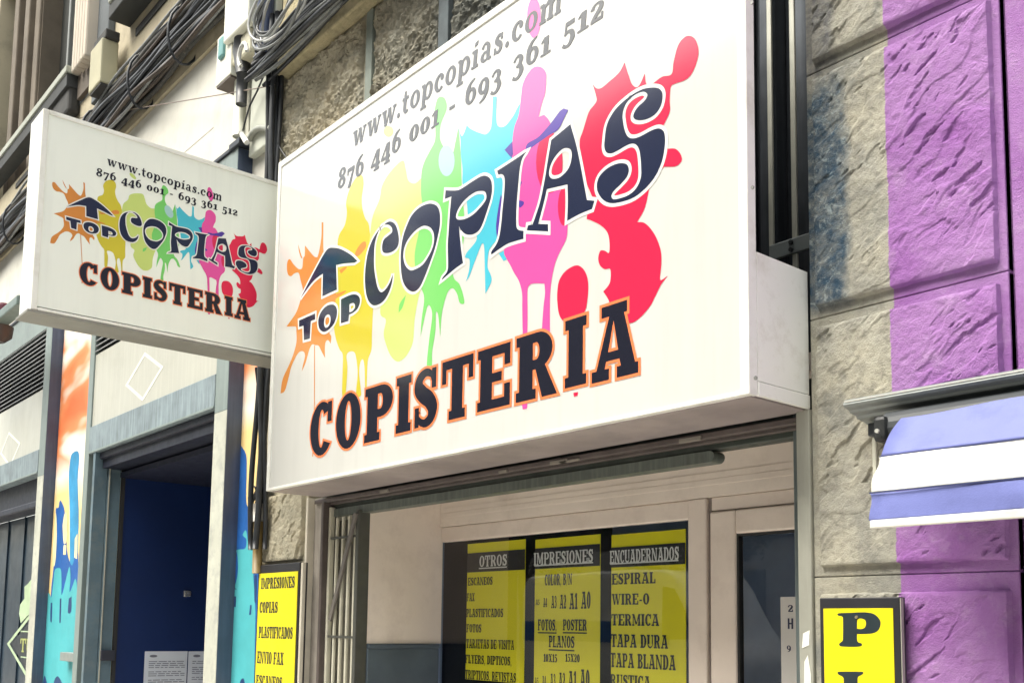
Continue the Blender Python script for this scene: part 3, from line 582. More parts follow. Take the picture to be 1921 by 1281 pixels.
# roller shutter in the head of the recess, guide rails, posts
gm = M('grey_green_metal', (.10, .115, .10), .45, .2, 7, metal=.2, streak=.3)
br = M('brown_metal', (.085, .068, .062), .5, .25, 8)
lm = M('light_grey_metal', (.34, .34, .29), .42, .12, 5, metal=.15, streak=.12)
rs = thing('roller_shutter', 'rolled up dark metal shutter under the big sign with a rounded bottom bar', 'shutter', (-3.3, .05, 2.25))
mb = MB(); mb.box(-4.90, PX0, .012, .035, 2.300, 2.322, .004); mb.box(-4.90, PX0, .04, .06, 2.288, 2.316, .004); mb.build('guide_strip', br, rs)
mb = MB(); mb.box(-4.88, -1.86, .062, .12, 2.268, 2.30, .005); mb.box(-4.9, PX0, .062, .14, 2.31, 2.45); mb.build('shutter_slat', M('dark_green_metal', (.05, .06, .05), .45, .3, 9, metal=.2), rs)
pr = [(-4.83, 2.226), (-2.225, 2.226)] + [(-2.225 + .022 * math.sin(R_(a)), 2.246 - .02 * math.cos(R_(a))) for a in range(15, 181, 15)] + [(-4.83, 2.266)]
MB().prism(pr, 'y', .05, .11).build('bottom_bar', gm, rs)
random.seed(5)
mb = MB()
for k in range(5):
    x = random.uniform(-4.3, -2.2); mb.box(x, x + random.uniform(.03, .12), .004, .018, 2.298, 2.306 + random.uniform(0, .008), .002)
mb.build('flaked_paint', M('flaked_paint', (.22, .20, .17), .8), rs)
# jamb profiles between left pier and folded gate
mb = MB(); mb.box(-4.945, -4.925, -.012, .10, 0, 2.335, .004); mb.build('door_jamb_trim', M('pale_trim', (.56, .52, .43), .5), shop)
mb = MB(); mb.box(-4.925, -4.80, .03, .10, 0, 2.335, .004); mb.build('door_jamb', M('door_jamb_metal', (.28, .255, .225), .5, .2, 6, streak=.3), shop)
mb = MB(); mb.box(-4.80, -4.775, .0, .10, 0, 2.30, .004); mb.build('door_jamb', br, shop)
# posts on the right of the entrance
mb = MB(); mb.box(-1.832, -1.783, -.012, .06, 0, 2.335, .005); mb.build('frame_post', lm, shop)
mb = MB(); mb.box(-1.893, -1.843, .06, .10, 0, 2.40, .004); mb.build('frame_post', M('dark_frame_metal', (.085, .105, .105), .4, .2, 6, metal=.2, streak=.3), shop)
mb = MB(); mb.prism([(-1.812, 1.30), (-1.795, 1.30), (-1.790, 1.52), (-1.80, 1.58), (-1.812, 1.56), (-1.818, 1.42)], 'y', -.0135, -.0125); mb.prism([(-1.82, 1.60), (-1.795, 1.61), (-1.792, 1.655), (-1.815, 1.645)], 'y', -.0135, -.0125)
mb.build('tape_scrap', M('tape', (.72, .72, .66), .5), shop)

# folded scissor gate
gate = thing('folding_gate', 'cream folded metal scissor gate beside the left pier of the shop', 'gate', (-4.65, .08, 0))
cream = M('gate_cream_metal', (.52, .50, .40), .45, .14, 6, streak=.15); gdark = M('gate_dark_metal', (.07, .072, .062), .5, .2, 6)
mb = MB(); mb.box(-4.772, -4.752, .03, .06, 0, 2.275, .004); mb.box(-4.772, -4.47, .075, .085, 2.205, 2.23, .003); mb.build('gate_frame', cream, gate)
x = -4.735
for k in range(8):
    MB().box(x, x + .016, .052 - .018 * (k % 2), .068 - .018 * (k % 2), 0, 2.215, .004).build('slat', cream, gate); x += .031
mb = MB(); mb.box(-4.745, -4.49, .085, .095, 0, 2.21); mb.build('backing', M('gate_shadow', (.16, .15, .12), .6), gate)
mb = MB(); mb.box(-4.497, -4.468, .03, .10, 0, 2.24, .004); mb.build('gate_post', gdark, gate)
a, b = at(668, 962, .022), at(619, 1163, .022)
mb = MB(); d = Vector((b.x - a.x, b.z - a.z)).normalized(); n_ = Vector((-d.y, d.x)) * .013
mb.prism([(a.x + n_.x, a.z + n_.y), (b.x + n_.x, b.z + n_.y), (b.x - n_.x, b.z - n_.y), (a.x - n_.x, a.z - n_.y)], 'y', .016, .028); mb.build('diagonal_brace', M('brace_metal', (.15, .135, .12), .5), gate)
mb = MB()
for z in (2.10, 1.585): mb.box(-4.745, -4.49, .03, .034, z, z + .012)
mb.build('rivet_bar', gdark, gate)

# ================================================================== big illuminated sign
acr = vinyl('sign_face_white', (.595, .595, .565), .13); alu = M('sign_white_metal', (.74, .74, .69), .35, .03, 3, dirt=(.55, .53, .46))
sg = thing('shop_sign', 'large white sign with paint splashes and COPISTERIA lettering over the shop entrance', 'shop sign', (-3.31, -.15, 2.335))
L_, R__, B_, T_ = -4.838, -1.787, 2.335, 4.107
MB().box(L_ + .03, R__ - .03, SY, SY + .03, B_ + .008, T_ - .03).build('face_panel', acr, sg)
mb = MB(); fy = SY - .0012
mb.box(L_, L_ + .032, SY - .006, SY + .035, B_, T_, .003); mb.box(R__ - .034, R__, SY - .006, SY + .035, B_, T_, .003)
mb.box(L_ + .032, R__ - .034, SY - .006, SY + .035, T_ - .034, T_, .003); mb.box(L_ + .032, R__ - .034, SY - .006, SY + .035, B_, B_ + .014, .002)
mb.build('frame_trim', alu, sg)
mb = MB(); mb.box(R__ - .012, R__, SY + .036, -.002, B_ + .045, 2.772, .002); mb.box(R__ - .010, R__ + .003, SY + .036, -.002, B_, B_ + .043, .003); mb.build('side_panel', alu, sg)
mb = MB(); mb.box(L_, L_ + .012, SY + .036, -.002, B_ + .02, T_, .002); mb.build('side_panel', alu, sg)
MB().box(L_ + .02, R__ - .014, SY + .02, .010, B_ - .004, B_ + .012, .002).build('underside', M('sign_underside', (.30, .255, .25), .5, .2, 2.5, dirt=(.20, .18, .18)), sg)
MB().box(L_ + .02, R__ - .02, SY + .04, SY + .06, B_ + .02, T_ - .01).build('back_panel', darkm, sg)
sm = M('screw_metal', (.25, .25, .24), .4, metal=.6)
for px_, py_ in ((1411, 6), (1412, 352), (1418, 709)):
    p = at(px_, py_, SY - .006); mb = MB(); mb.tube([(p.x, SY - .009, p.z), (p.x, SY - .005, p.z)], .006, 10); mb.build('screw', sm, sg)
artwork(sg, big_fn, 0)
# bracket behind the sign, between sign and pier
bk = thing('sign_bracket', 'grey steel bar with two bolts behind the right end of the big sign', 'bracket', (-1.93, .2, 2.95))
MB().box(-2.065, PX0 - .002, .185, .197, 2.930, 2.985, .003).build('bar', M('bracket_steel', (.20, .225, .225), .45, .15, 6, metal=.3), bk)
for z in (2.944, 2.970): MB().tube([(-1.972, .176, z), (-1.972, .186, z)], .0075, 10).build('bolt', M('bolt_black', (.015, .018, .02), .5), bk)

# ================================================================== projecting sign
ps_ = thing('projecting_sign', 'smaller double sided white sign jutting from the wall left of the big sign', 'hanging sign', (-5.1, -.8, 3.08))
ya, yb_, za, zb = -1.443, -.02, 3.095, 4.075; TH = .20
MB().box(SX - .02, SX, ya + .02, yb_, za + .02, zb - .02).build('face_panel', vinyl('sign_face_cool', (.80, .83, .76), .3, .3), ps_)
mb = MB(); mb.box(SX - TH + .02, SX - TH + .03, ya + .02, yb_, za + .02, zb - .02); mb.build('face_panel', acr, ps_)
mb = MB(); mb.box(SX - TH, SX + .006, ya - .006, ya + .022, za, zb, .004); mb.box(SX - .03, SX + .006, ya + .022, yb_, zb - .022, zb, .003); mb.box(SX - .03, SX + .006, ya + .022, yb_, za, za + .014, .003)
mb.box(SX - TH + .012, SX - .03, ya + .02, yb_, zb - .012, zb - .001); mb.build('frame_trim', alu, ps_)
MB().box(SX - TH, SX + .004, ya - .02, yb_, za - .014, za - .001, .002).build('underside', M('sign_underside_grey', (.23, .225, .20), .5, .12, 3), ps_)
artwork(ps_, small_fn, 1)
MB().box(SX - TH + .03, SX - .03, yb_, -.001, za + .1, zb - .1).build('wall_bracket', gm, ps_)

# ================================================================== wall boards and posters
YEL = M('poster_yellow', (.74, .64, .011), .38, .05, 2, spec=.4); INK = M('poster_ink', (.018, .022, .022), .45, .1, 4); BLK = M('board_black', (.02, .02, .024), .4, .1, 4); WINK = M('poster_white_ink', (.80, .80, .76), .5, .04, 4)
def yfn(y): return lambda a, b, o: (a, y - o, b)
def type_px(s, y, xl, xr, yt, yb, w=.27, h=.13, gap=.08):
    W, ps = text_polys(s, w, h, .07, gap); xc = (xl + xr) / 2; ym = (yt + yb) / 2
    return fit(ps, W, at(xl, ym, y).x, at(xr, ym, y).x, at(xc, yb, y).z, at(xc, yt, y).z)
bd = thing('price_board', 'yellow board with black frame listing IMPRESIONES and COPIAS on the left stone pier', 'sign board', (-5.23, -.04, .5))
BX0, BX1 = at(485, 1061, -.052).x, at(562.5, 1054, -.052).x; BZ1 = at(524, 1057, -.052).z
MB().box(BX0, BX1, -.052, -.002, .45, BZ1, .003).build('frame', BLK, bd)
MB().box(BX0 + .018, BX1 - .014, -.0545, -.0523, .47, BZ1 - .048).build('panel', YEL, bd)
MB().box(BX1 + .001, BX1 + .022, -.045, -.024, .45, BZ1 - .003, .003).build('edge_strip', M('pale_trim', (.56, .52, .43), .5), bd)
ty = []
for s, a, b, c, d in (('IMPRESIONES', 490, 553, 1082, 1103), ('COPIAS', 487, 521, 1128, 1149), ('PLASTIFICADOS', 485.5, 549, 1175, 1197), ('ENVIO FAX', 482.5, 532, 1222, 1245), ('ESCANEOS', 480.5, 529.5, 1267, 1288)):
    mb = MB(); emit(mb, type_px(s, -.055, a, b, c, d, .3, .12, .06), yfn(-.0553), 0); mb.build('text_line', INK, bd)

pb = thing('plotter_board', 'yellow board with black frame and a tall black letter P on the right stone pier', 'sign board', (-1.63, -.06, .4))
yb2 = -.066
b0, b1, b2, b3 = (at(v, 1200, yb2).x for v in (1538.5, 1546.5, 1677, 1689)); bz = at(1612, 1120, yb2).z
MB().box(b0, b3, yb2, -.034, .3, bz, .003).build('frame', BLK, pb)
MB().box(b1, b2, yb2 - .0022, yb2 - .0003, .32, bz - .031).build('panel', YEL, pb)
MB().box(b3 + .0005, b3 + .003, yb2 + .002, -.05, .3, bz - .003).build('edge_strip', lm, pb)
def q2(pts): return [(at(1360 + p[0] / 6.373, 1080 + p[1] / 6.373, yb2).x, at(1360 + p[0] / 6.373, 1080 + p[1] / 6.373, yb2).z) + tuple(p[2:]) for p in pts]
Pg = [cr(q2([(1372,442),(1500,438),(1680,432),(1790,455),(1855,520),(1866,580),(1835,650),(1760,685),(1640,692),(1585,690,T),(1585,760),(1600,790),(1640,805),(1640,830),(1600,842),(1500,845),(1390,838),(1368,815),(1385,795),(1412,770),(1416,740),(1416,500),(1400,480),(1360,472),(1350,455)])), cr(q2([(1585,520,T),(1620,505),(1675,520),(1692,565),(1675,615),(1630,632),(1585,628,T)]))]
Lg = [cr(q2([(1360,1142),(1500,1140),(1650,1142),(1662,1158),(1640,1180),(1600,1200),(1592,1240),(1592,1480),(1620,1540),(1720,1530),(1800,1470),(1860,1440),(1870,1480),(1850,1560),(1600,1570),(1380,1565),(1360,1545),(1410,1510),(1425,1470),(1425,1240),(1415,1205),(1370,1180),(1352,1160)]))]
for g_ in (Pg, Lg): mb = MB(); emit(mb, [g_], yfn(yb2 - .0025), 0); mb.build('letter', M('board_ink', (.018, .03, .035), .4), pb)
p = at(1608, 1157, yb2); MB().tube([(p.x, yb2 - .006, p.z), (p.x, yb2 - .002, p.z)], .0045, 10).build('screw', M('screw_brass', (.35, .3, .2), .4, metal=.6), pb)

GY = RY + .030
def poster(name, label, x0, x1, z0, z1, band, head, lines, ul):
    r = thing(name, label, 'poster', ((x0 + x1) / 2, GY, z0), 'yellow posters inside the shop window')
    MB().box(x0, x1, GY + .001, GY + .003, z0, z1).build('sheet', M('poster_lemon_yellow', (.88, .80, .012), .45, .05, 2), r)
    MB().box(x0 + .002, x1 - .002, GY - .0012, GY + .0005, band[1], band[0]).build('heading_band', BLK, r)
    h_ = type_px(head[0], GY, *head[1:], .24, .1, .09); mb = MB(); emit(mb, h_, yfn(GY - .0018), 0)
    a, b = at(ul[0], ul[2], GY), at(ul[1], ul[2], GY); mb.box(a.x, b.x, GY - .0022, GY - .0016, a.z - .004, a.z + .002); mb.build('heading', WINK, r)
    for l in lines:
        mb = MB(); emit(mb, type_px(l[0], GY, *l[1:5], .28, .12, .07), yfn(GY), 0)
        if len(l) > 5: a, b = at(l[1], l[4] + 4, GY), at(l[2], l[4] + 4, GY); mb.box(a.x, b.x, GY - .0006, GY - .0002, a.z - .003, a.z + .003)
        mb.build('text_line', INK, r)
    return r
def zat(px_, py_): return at(px_, py_, GY).z
poster('poster', 'yellow window poster headed OTROS, leftmost behind the glass', -4.262, -3.795, zat(925, 1277), zat(925, 1016), (zat(925, 1034), zat(925, 1071)), ('OTROS', 900, 951.5, 1040.5, 1061.5),
  [('ESCANEOS', 878, 924, 1082, 1097), ('FAX', 876, 890.4, 1112, 1127), ('PLASTIFICADOS', 875, 944, 1141, 1157), ('FOTOS', 875, 903, 1170, 1185.5), ('TARJETAS DE VISITA', 874.5, 964.5, 1199, 1216.5), ('FLYERS, DIPTICOS,', 872.7, 959.6, 1229, 1245.5), ('TRIPTICOS, REVISTAS', 872.5, 968, 1258.5, 1276)], (899, 951, 1065.5))
sizes = [('A5', 1005, 1012, 1124, 1134), ('A4', 1019, 1026, 1121, 1138), ('A3', 1034, 1044, 1117, 1140), ('A2', 1050, 1062, 1115, 1141), ('A1', 1068, 1083, 1112, 1142), ('A0', 1090, 1108, 1109, 1141)]
sizes2 = [(s, a - 2, b - 2, c + 146, d + 149) for s, a, b, c, d in sizes]
poster('poster', 'yellow window poster headed IMPRESIONES, between two other posters', -3.722, -3.275, zat(1060, 1330), zat(1060, 1007), (zat(1060, 1024.5), zat(1060, 1064)), ('IMPRESIONES', 1002, 1113, 1033, 1057),
  [('COLOR, B/N', 1022, 1073, 1076, 1097)] + sizes + [('FOTOS,', 1009, 1044, 1161, 1182, 1), ('POSTER', 1056, 1101, 1161, 1182, 1), ('PLANOS', 1029.5, 1077.6, 1192, 1214, 1), ('10X15', 1019.6, 1045, 1226, 1241), ('15X20', 1060.6, 1087.5, 1226, 1241)] + sizes2, (1003, 1113, 1060.5))
poster('poster', 'yellow window poster headed ENCUADERNADOS, next to the door frame', -3.205, -2.775, zat(1210, 1330), zat(1210, 998), (zat(1210, 1022.5), zat(1210, 1061)), ('ENCUADERNADOS', 1144.5, 1274, 1028.5, 1053),
  [('ESPIRAL', 1147.6, 1229.6, 1073.7, 1094.8), ('WIRE-O', 1147.6, 1218, 1112.7, 1133.5), ('TERMICA', 1147, 1236.5, 1151, 1173), ('TAPA DURA', 1146, 1253, 1189.5, 1214.5), ('TAPA BLANDA', 1144.7, 1267.5, 1226, 1253.5), ('RUSTICA', 1144.7, 1220, 1265.5, 1288)], (1145, 1273, 1057))
nt_ = thing('door_notice', 'white paper notice on the glass of the shop door beside the grey post', 'notice', (-2.2, RY, 1.4))
DN = RY - .006
MB().box(-2.285, -1.99, DN, DN + .002, 1.2, at(1470, 1119, DN).z).build('sheet', M('paper_white', (.62, .60, .57), .6, .04, 3), nt_)
for g_ in (type_px('2', DN, 1478, 1488, 1134, 1147, .25, .14, .1), type_px('H', DN, 1477, 1489, 1159, 1179, .25, .14, .1), type_px('9', DN, 1476, 1484, 1210, 1222, .25, .14, .1)):
    mb = MB(); emit(mb, g_, yfn(DN - .0004), 0); mb.build('text_line', M('notice_ink', (.02, .025, .07), .5), nt_)

# ================================================================== neighbouring building on the left
plw = M('white_render', (.62, .61, .545), .8, .05, 1.2, bmp=.2, bscale=25, dirt=(.50, .48, .41), streak=.05)
tanw = M('tan_plaster', (.46, .405, .285), .85, .14, 1.1, bmp=.3, bscale=30, dirt=(.25, .22, .16))
tand = M('shaded_grey_plaster', (.115, .13, .14), .85, .2, 2, bmp=.3)  # blue-grey shade of the pilaster strip is put into this colour
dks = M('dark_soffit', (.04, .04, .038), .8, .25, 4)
FY = -.10
nb = thing('neighbour_building', 'tan building on the left with dark window ledges above a white rendered band', 'building', (-9, .2, 0))

# painted piers between the metal frames: gradient spray paint plus dripping paint shapes
def spray_mat(name, z0):
    mt, t, b = base(name); X, Y, Z = xyz(t)
    n1 = noise_tex(t, 2.0, 2, .5, vscale(t, pos(t), (.5, 1, 1.5)), .3); n2 = noise_tex(t, 5, 5)
    og = mix(t, ramp(t, n1, [(.35, 0.), (.62, 1.)]), (.80, .17, .05), (.84, .36, .15))
    c = mix(t, ramp(t, n1, [(.50, 0.), (.61, 1.)]), og, (.84, .76, .66))
    zn = mth(t, 'ADD', Z, mth(t, 'MULTIPLY', n1, .5))
    c = mix(t, mapr(t, zn, z0 + .36, z0 + .10), c, (.86, .82, .72))
    c = mix(t, mapr(t, zn, z0 + .12, z0 - .12), c, (.82, .60, .26))
    t.links.new(c, b.inputs['Base Color']); b.inputs['Roughness'].default_value = .6
    bump(t, b, noise_tex(t, 60, 5), .25, .004); return mt
PX = [(-9.60, -8.63), (-5.830, -5.505)]
s1, s2 = spray_mat('spray_paint_orange', 3.02), spray_mat('spray_paint_orange_peach', 3.10)
piers = []
for (xa, xb), sm_ in zip(PX, (s1, s2)):
    piers.append(MB().box(xa, xb, 0, .5, 0, 4.55 if xa < -6 else 3.9, .002).build('painted_pier', sm_, nb))
blue = M('spray_blue', (.012, .10, .36), .55, .2, 4); blue2 = M('spray_light_blue', (.03, .26, .50), .55, .3, 3); cyan = M('spray_cyan', (.07, .40, .44), .55, .12, 3); cream_ = M('spray_cream', (.82, .70, .38), .6, .15, 5); dbl = M('spray_navy', (.015, .05, .16), .5, .3, 4)
def pq(pts): return cr([(at(p[0], p[1], 0).x, at(p[0], p[1], 0).z) + tuple(p[2:]) for p in pts], 3)
def drips(mat, off, shapes, par):
    for s in shapes: mb = MB(); emit(mb, [[pq(s)]], yfn(-off), 0); mb.build('paint_drip', mat, par)
# photo pixels on the pier plane
drips(blue2, .0012, [[(131,1290,T),(131,960),(129,900),(132,862),(136,850),(146,846),(149,860),(146,900),(148,960),(147,1010),(146,1060),(146,1110),(146,1290,T)]], piers[0])
drips(blue, .0018, [[(84,1290,T),(96,1110),(101,1060),(104,1000),(105,955),(110,952),(113,938),(119,948),(122,962),(124,990),(126,1030),(130,1050),(136,1060),(142,1040),(147,1040),(147,1290,T)]], piers[0])
drips(cream_, .0024, [[(118,985,T),(121,965),(126,962),(127,1000),(125,1016),(120,1018)], [(120,1022,T),(125,1022,T),(124,1040,T),(119,1040,T)], [(100,1020,T),(105,960),(107,1000),(105,1045),(102,1062),(99,1050)], [(141,1010,T),(146,1000,T),(145,1048,T),(140,1045,T)]], piers[0])
drips(cyan, .0030, [[(78,1290,T),(88,1118),(93,1112),(97,1120),(101,1090),(104,1068),(114,1066),(116,1085),(116,1115),(120,1105),(124,1088),(131,1062),(133,1085),(131,1110),(137,1098),(142,1085),(145,1100),(143,1200),(139,1290,T)]], piers[0])
drips(dbl, .0036, [[(96,1130,T),(99,1130,T),(98,1165),(95,1162)], [(113,1122,T),(116,1122,T),(114.5,1166),(112,1166)], [(130,1122,T),(135,1118,T),(134.5,1146),(128,1148)], [(80,1290,T),(84,1266),(89,1280),(93,1290,T)], [(99,1290,T),(104,1272),(110,1268),(117,1280),(120,1290,T)]], piers[0])
drips(blue, .0015, [[(444,818,T),(449,822),(453,836),(462,852),(463,880),(462,930),(463,945),(468,958),(470,990),(474,1000),(486,990),(486,1290,T),(418,1290,T),(432,1060),(438,940)]], piers[1])
drips(cyan, .0024, [[(424,1290,T),(430,1072),(438,1085),(441,1098),(447,1072),(446,1040),(444,1032),(450,1030),(461,1028),(463,1012),(458,1006),(456,1002),(462,994),(465,1010),(467,1028),(476,1032),(476,1080),(478,1110),(480,1150),(479,1200),(477,1290,T)]], piers[1])
drips(dbl, .0030, [[(437,1118,T),(444,1118,T),(443,1138,T),(436,1137,T)], [(441,1104,T),(445,1106),(440,1100)], [(470,1134,T),(473,1134,T),(472,1152,T),(468,1153,T)], [(478,1080,T),(482,1078),(481,1130),(478,1126)], [(449,1290,T),(452,1276),(458,1272),(462,1290,T)]], piers[1])
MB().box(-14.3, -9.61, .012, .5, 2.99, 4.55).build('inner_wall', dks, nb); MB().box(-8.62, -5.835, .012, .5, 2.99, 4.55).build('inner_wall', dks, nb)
# wall above, white band, tan upper storey
mb = MB(); mb.box(-40, -5.505, 0, .5, 4.551, 5.62); mb.box(-5.83, -5.505, 0, .5, 3.901, 4.55); mb.build('white_band', plw, nb)
mb = MB(); mb.box(-40, -5.505, -.02, .5, 5.63, 6.38); mb.box(-9.12, -5.505, -.02, .5, 6.381, 12); mb.box(-40, -12.9, -.02, .5, 6.381, 12); mb.box(-12.9, -9.12, -.02, .5, 9.2, 12); mb.build('upper_wall', tanw, nb)
mb = MB(); a, b = at(474, 100, -.05), at(514, 100, -.05); mb.box(a.x, b.x, -.05, -.001, 4.55, 7.2, .008); mb.build('corner_strip', M('shaded_render', (.50, .52, .45), .8, .08, 2, bmp=.2), nb)  # strip gets less light; that dimmer tone is put into its colour
MB().box(a.x - .16, a.x - .06, -.03, -.001, 4.7, 7.2, .006).build('corner_strip', M('cream_render', (.60, .59, .50), .8, .06, 2), nb)
mb = MB(); 
for z in (5.02,): mb.box(-7.4, -6.45, -.002, .003, z, z + .006)
mb.build('render_crack', M('crack_line', (.5, .45, .42), .8), nb)
# tall window with ledge, moulded jamb, fluted console and blocks
mb = MB(); mb.box(-12.9, -9.12, .30, .36, 6.38, 9.2); wn = mb.build('window', M('dark_blind', (.020, .023, .021), .6, .3, 1.6), nb)
a0, a1 = at(24, 160, .05).x, at(63, 160, .05).x
mb = MB()
for k, f in enumerate((0, .3, .52, .78)):
    xa = a0 + (a1 - a0) * f; xb = a0 + (a1 - a0) * (f + .2); mb.box(xa, xb, .02 + .05 * (k % 2), .34, 6.38, 9.2, .015)
mb.box(a0, a1, .10, .30, 6.381, 9.199); mb.build('window_frame', M('brown_stone', (.14, .115, .085), .8, .2, 3), wn)
mb = MB(); a = at(127, 100, .12).x; mb.box(a - .05, a, .12, .29, 6.38, 9.2, .01); mb.build('window_frame', M('pale_frame', (.20, .21, .20), .5), wn)
SLX = -9.42; sy = atx(124, 125, SLX).y; zt = atx(124, 125, SLX).z
mb = MB(); mb.box(-40, SLX - .012, sy + .015, -.021, zt - .17, zt - .047, .004); mb.build('window_ledge', M('ledge_shaded', (.035, .038, .038), .75, .15, 3), nb)  # soffit box, the shade under the ledge is put into its dark colour
mb = MB(); mb.box(-40, SLX, sy, -.021, zt - .046, zt + .02, .006); mb.build('window_ledge', M('ledge_pale', (.34, .36, .31), .75, .1, 3), nb)
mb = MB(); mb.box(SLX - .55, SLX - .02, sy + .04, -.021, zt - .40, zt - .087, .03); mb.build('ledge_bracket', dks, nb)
a, b = at(143, 60, -.10).x, at(181, 60, -.10).x
mb = MB(); n = 5; wd = (b - a) / n
for k in range(n): mb.box(a + k * wd + .012, a + (k + .68) * wd, -.13 - .012 * k, -.03, 6.62 - .02 * k, 9, .018)
mb.build('fluted_pilaster', M('flute_stone', (.52, .46, .38), .75, .08, 2), nb)
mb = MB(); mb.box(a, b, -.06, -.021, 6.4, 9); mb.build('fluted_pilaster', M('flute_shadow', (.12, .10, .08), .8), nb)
a2, b2 = at(182, 60, -.06).x, at(207, 60, -.06).x
mb = MB(); mb.box(a2 + .01, b2, -.08, -.021, 6.15, 9, .01); mb.build('pilaster_strip', tand, nb)
p = at(190, 100, -.22); q = at(165, 178, -.22)
mb = MB(); mb.box(q.x, p.x, -.22, -.082, q.z, q.z + .38, .012); mb.build('console_block', M('console_stone', (.42, .40, .28), .8, .1, 3), nb)
MB().box(q.x + .01, p.x + .02, -.20, -.083, q.z + .381, q.z + .46, .01).build('console_block', dks, nb)  # dark filler painting the shaded gap between flutes and block
MB().box(q.x + .02, p.x - .01, -.21, -.083, q.z - .02, q.z - .001).build('console_block', dks, nb)  # thin dark sheet painting the shade under the block
p = at(203, 33, -.2)
mb = MB(); mb.box(p.x, -5.6, -.2, -.021, p.z - .02, p.z + .10, .008); mb.build('window_ledge', M('ledge_shaded', (.035, .038, .038), .75, .15, 3), nb)  # dark colour again holds the shade below the ledge
mb = MB(); mb.box(p.x + .02, -5.6, -.215, -.021, p.z + .101, p.z + .16, .008); mb.build('window_ledge', M('ledge_pale', (.34, .36, .31), .75, .1, 3), nb)
p = at(256, 66, -.021); MB().box(p.x, -6.6, -.032, -.021, p.z - .02, p.z + .05, .004).build('slot_shadow', dks, nb)  # dark strip painting the shadow line of a slot
p = at(31, 350, -.021); MB().box(p.x, p.x + 1.1, -.032, -.021, p.z - .03, p.z + .03, .004).build('slot_shadow', dks, nb)  # second dark strip, a slot's shadow put into its colour

# grey metal shop front of the neighbour: two framed bays
fr_ = M('shopfront_grey_metal', (.20, .245, .235), .5, .12, 3, streak=.10); frn = M('shopfront_navy_side', (.055, .075, .125), .5, .2, 4, streak=.15)
wea = M('weathered_lintel', (.17, .215, .235), .55, .25, 6, streak=.45); lou = M('louvre_metal', (.16, .165, .165), .5, .1, 4); pan = M('cream_panel', (.43, .43, .37), .35, .03, 1.2, dirt=(.37, .37, .31), streak=.08); lin = M('panel_line', (.84, .83, .74), .4); pst = M('post_bare_metal', (.46, .47, .40), .5, .15, 5, dirt=(.30, .31, .29))
def bay(root, xl, xr, pw, yd, lz):
    """frame posts, top rail, louvre, sign panel and lintel of one bay between xl and xr"""
    MB().box(xr - pw, xr - .004, FY, -.001, 2.95, 4.62, .003).build('frame_post', fr_, root); MB().box(xl, xl + .11, FY, -.001, 0, 4.62, .003).build('frame_post', fr_, root)
    MB().box(xr - pw, xr - .004, FY, -.001, 0, 2.949, .003).build('frame_post', pst, root)
    MB().box(xr - .0035, xr, FY + .003, .2, 0, 4.615).build('post_side', frn, root)
    MB().box(xr - .10, xr + .05, FY - .02, .0, 4.621, 4.66, .004).build('post_cap', M('cap_dark', (.02, .025, .035), .5), root)
    MB().box(xl, xr - pw - .001, FY, -.001, 4.33, 4.62, .003).build('top_rail', fr_, root)
    MB().box(xl, xr - .101, FY - .012, .0, 4.621, 4.645, .003).build('top_flashing', M('cap_dark', (.02, .025, .035), .5), root)
    mb = MB(); z = lz + .02
    while z < 4.32:
        mb.prism([(FY + .004, z), (FY + .006, z + .012), (FY + .045, z + .034), (FY + .045, z + .022)], 'x', xl + .111, xr - pw - .001); z += .044
    lv = mb.build('louvre', lou, root)
    MB().box(xl + .111, xr - pw - .001, FY + .05, -.001, lz, 4.329).build('louvre_backing', M('louvre_dark', (.012, .015, .02), .7), root)
    MB().box(xl + .111, xr - pw - .001, FY + .012, -.001, 3.205, lz - .001, .002).build('sign_panel', pan, root)
    MB().box(xl + .111, xr - pw - .001, FY - .004, -.001, 2.985, 3.203, .003).build('lintel', wea, root)
    MB().box(xl + .111, xr - pw - .001, FY - .010, FY - .0045, 2.985, 3.0, .002).build('lintel_edge', fr_, root)
    return lv
XL, XR = at(166, 720, FY).x, -5.812
s_r = thing('metal_shop_front', 'grey metal shop front bay with a deep blue passage between two painted piers', 'shop front', (-7.2, 0, 0), 'bays of the grey metal shop front')
bay(s_r, XL, XR, .185, .5, 3.80)
def dia(root, pts, wd=.012):
    q = [(at(x, y, FY + .012).x, at(x, y, FY + .012).z) for x, y in pts]; mb = MB(); halo(mb, [[q]], wd, lambda a, b, o: (a, FY + .0105 - o, b), 0); mb.build('square_outline', lin, root)
dia(s_r, [(272, 664), (304, 689), (268, 749), (238, 722)])
rx = at(171, 1000, FY).x; yd = atx(229, 1000, rx).y
mb = MB(); f = [atx(v, 1000, rx).y for v in (171, 176, 196, 199, 221)]
mb.box(rx - .05, rx, FY + .001, f[2] - .004, 0, 2.984); mb.box(rx - .05, rx + .02, f[2], f[3], 0, 2.984); mb.box(rx - .05, rx + .005, f[3], f[4], 0, 2.984); mb.build('door_reveal', M('reveal_blue_grey', (.10, .155, .19), .45, .25, 3, dirt=(.16, .19, .19)), s_r)
MB().box(rx - .04, rx + .03, f[2] + .004, f[2] + .014, 0, 2.9, .003).build('guide_rail', lm, s_r)
p = atx(198, 1231, rx); MB().box(rx, rx + .05, p.y - .05, p.y + .06, p.z - .03, p.z + .05, .006).build('lock_box', M('lock_dark', (.02, .022, .035), .5), s_r)
MB().box(rx, rx + .015, f[4] + .003, yd, 0, 2.98).build('door_gap', M('rubber', (.02, .02, .02), .7), s_r)
bdr = M('blue_wall_paint', (.005, .020, .095), .5, .12, 1.4, spec=.3)
YB = 3.6
MB().box(rx - .04, rx + .004, yd, YB, 0, 2.90, .002).build('passage_wall', bdr, s_r)
MB().box(rx, XR + .1, YB, YB + .05, 0, 3.0).build('passage_wall', M('passage_back', (.004, .007, .025), .6), s_r)
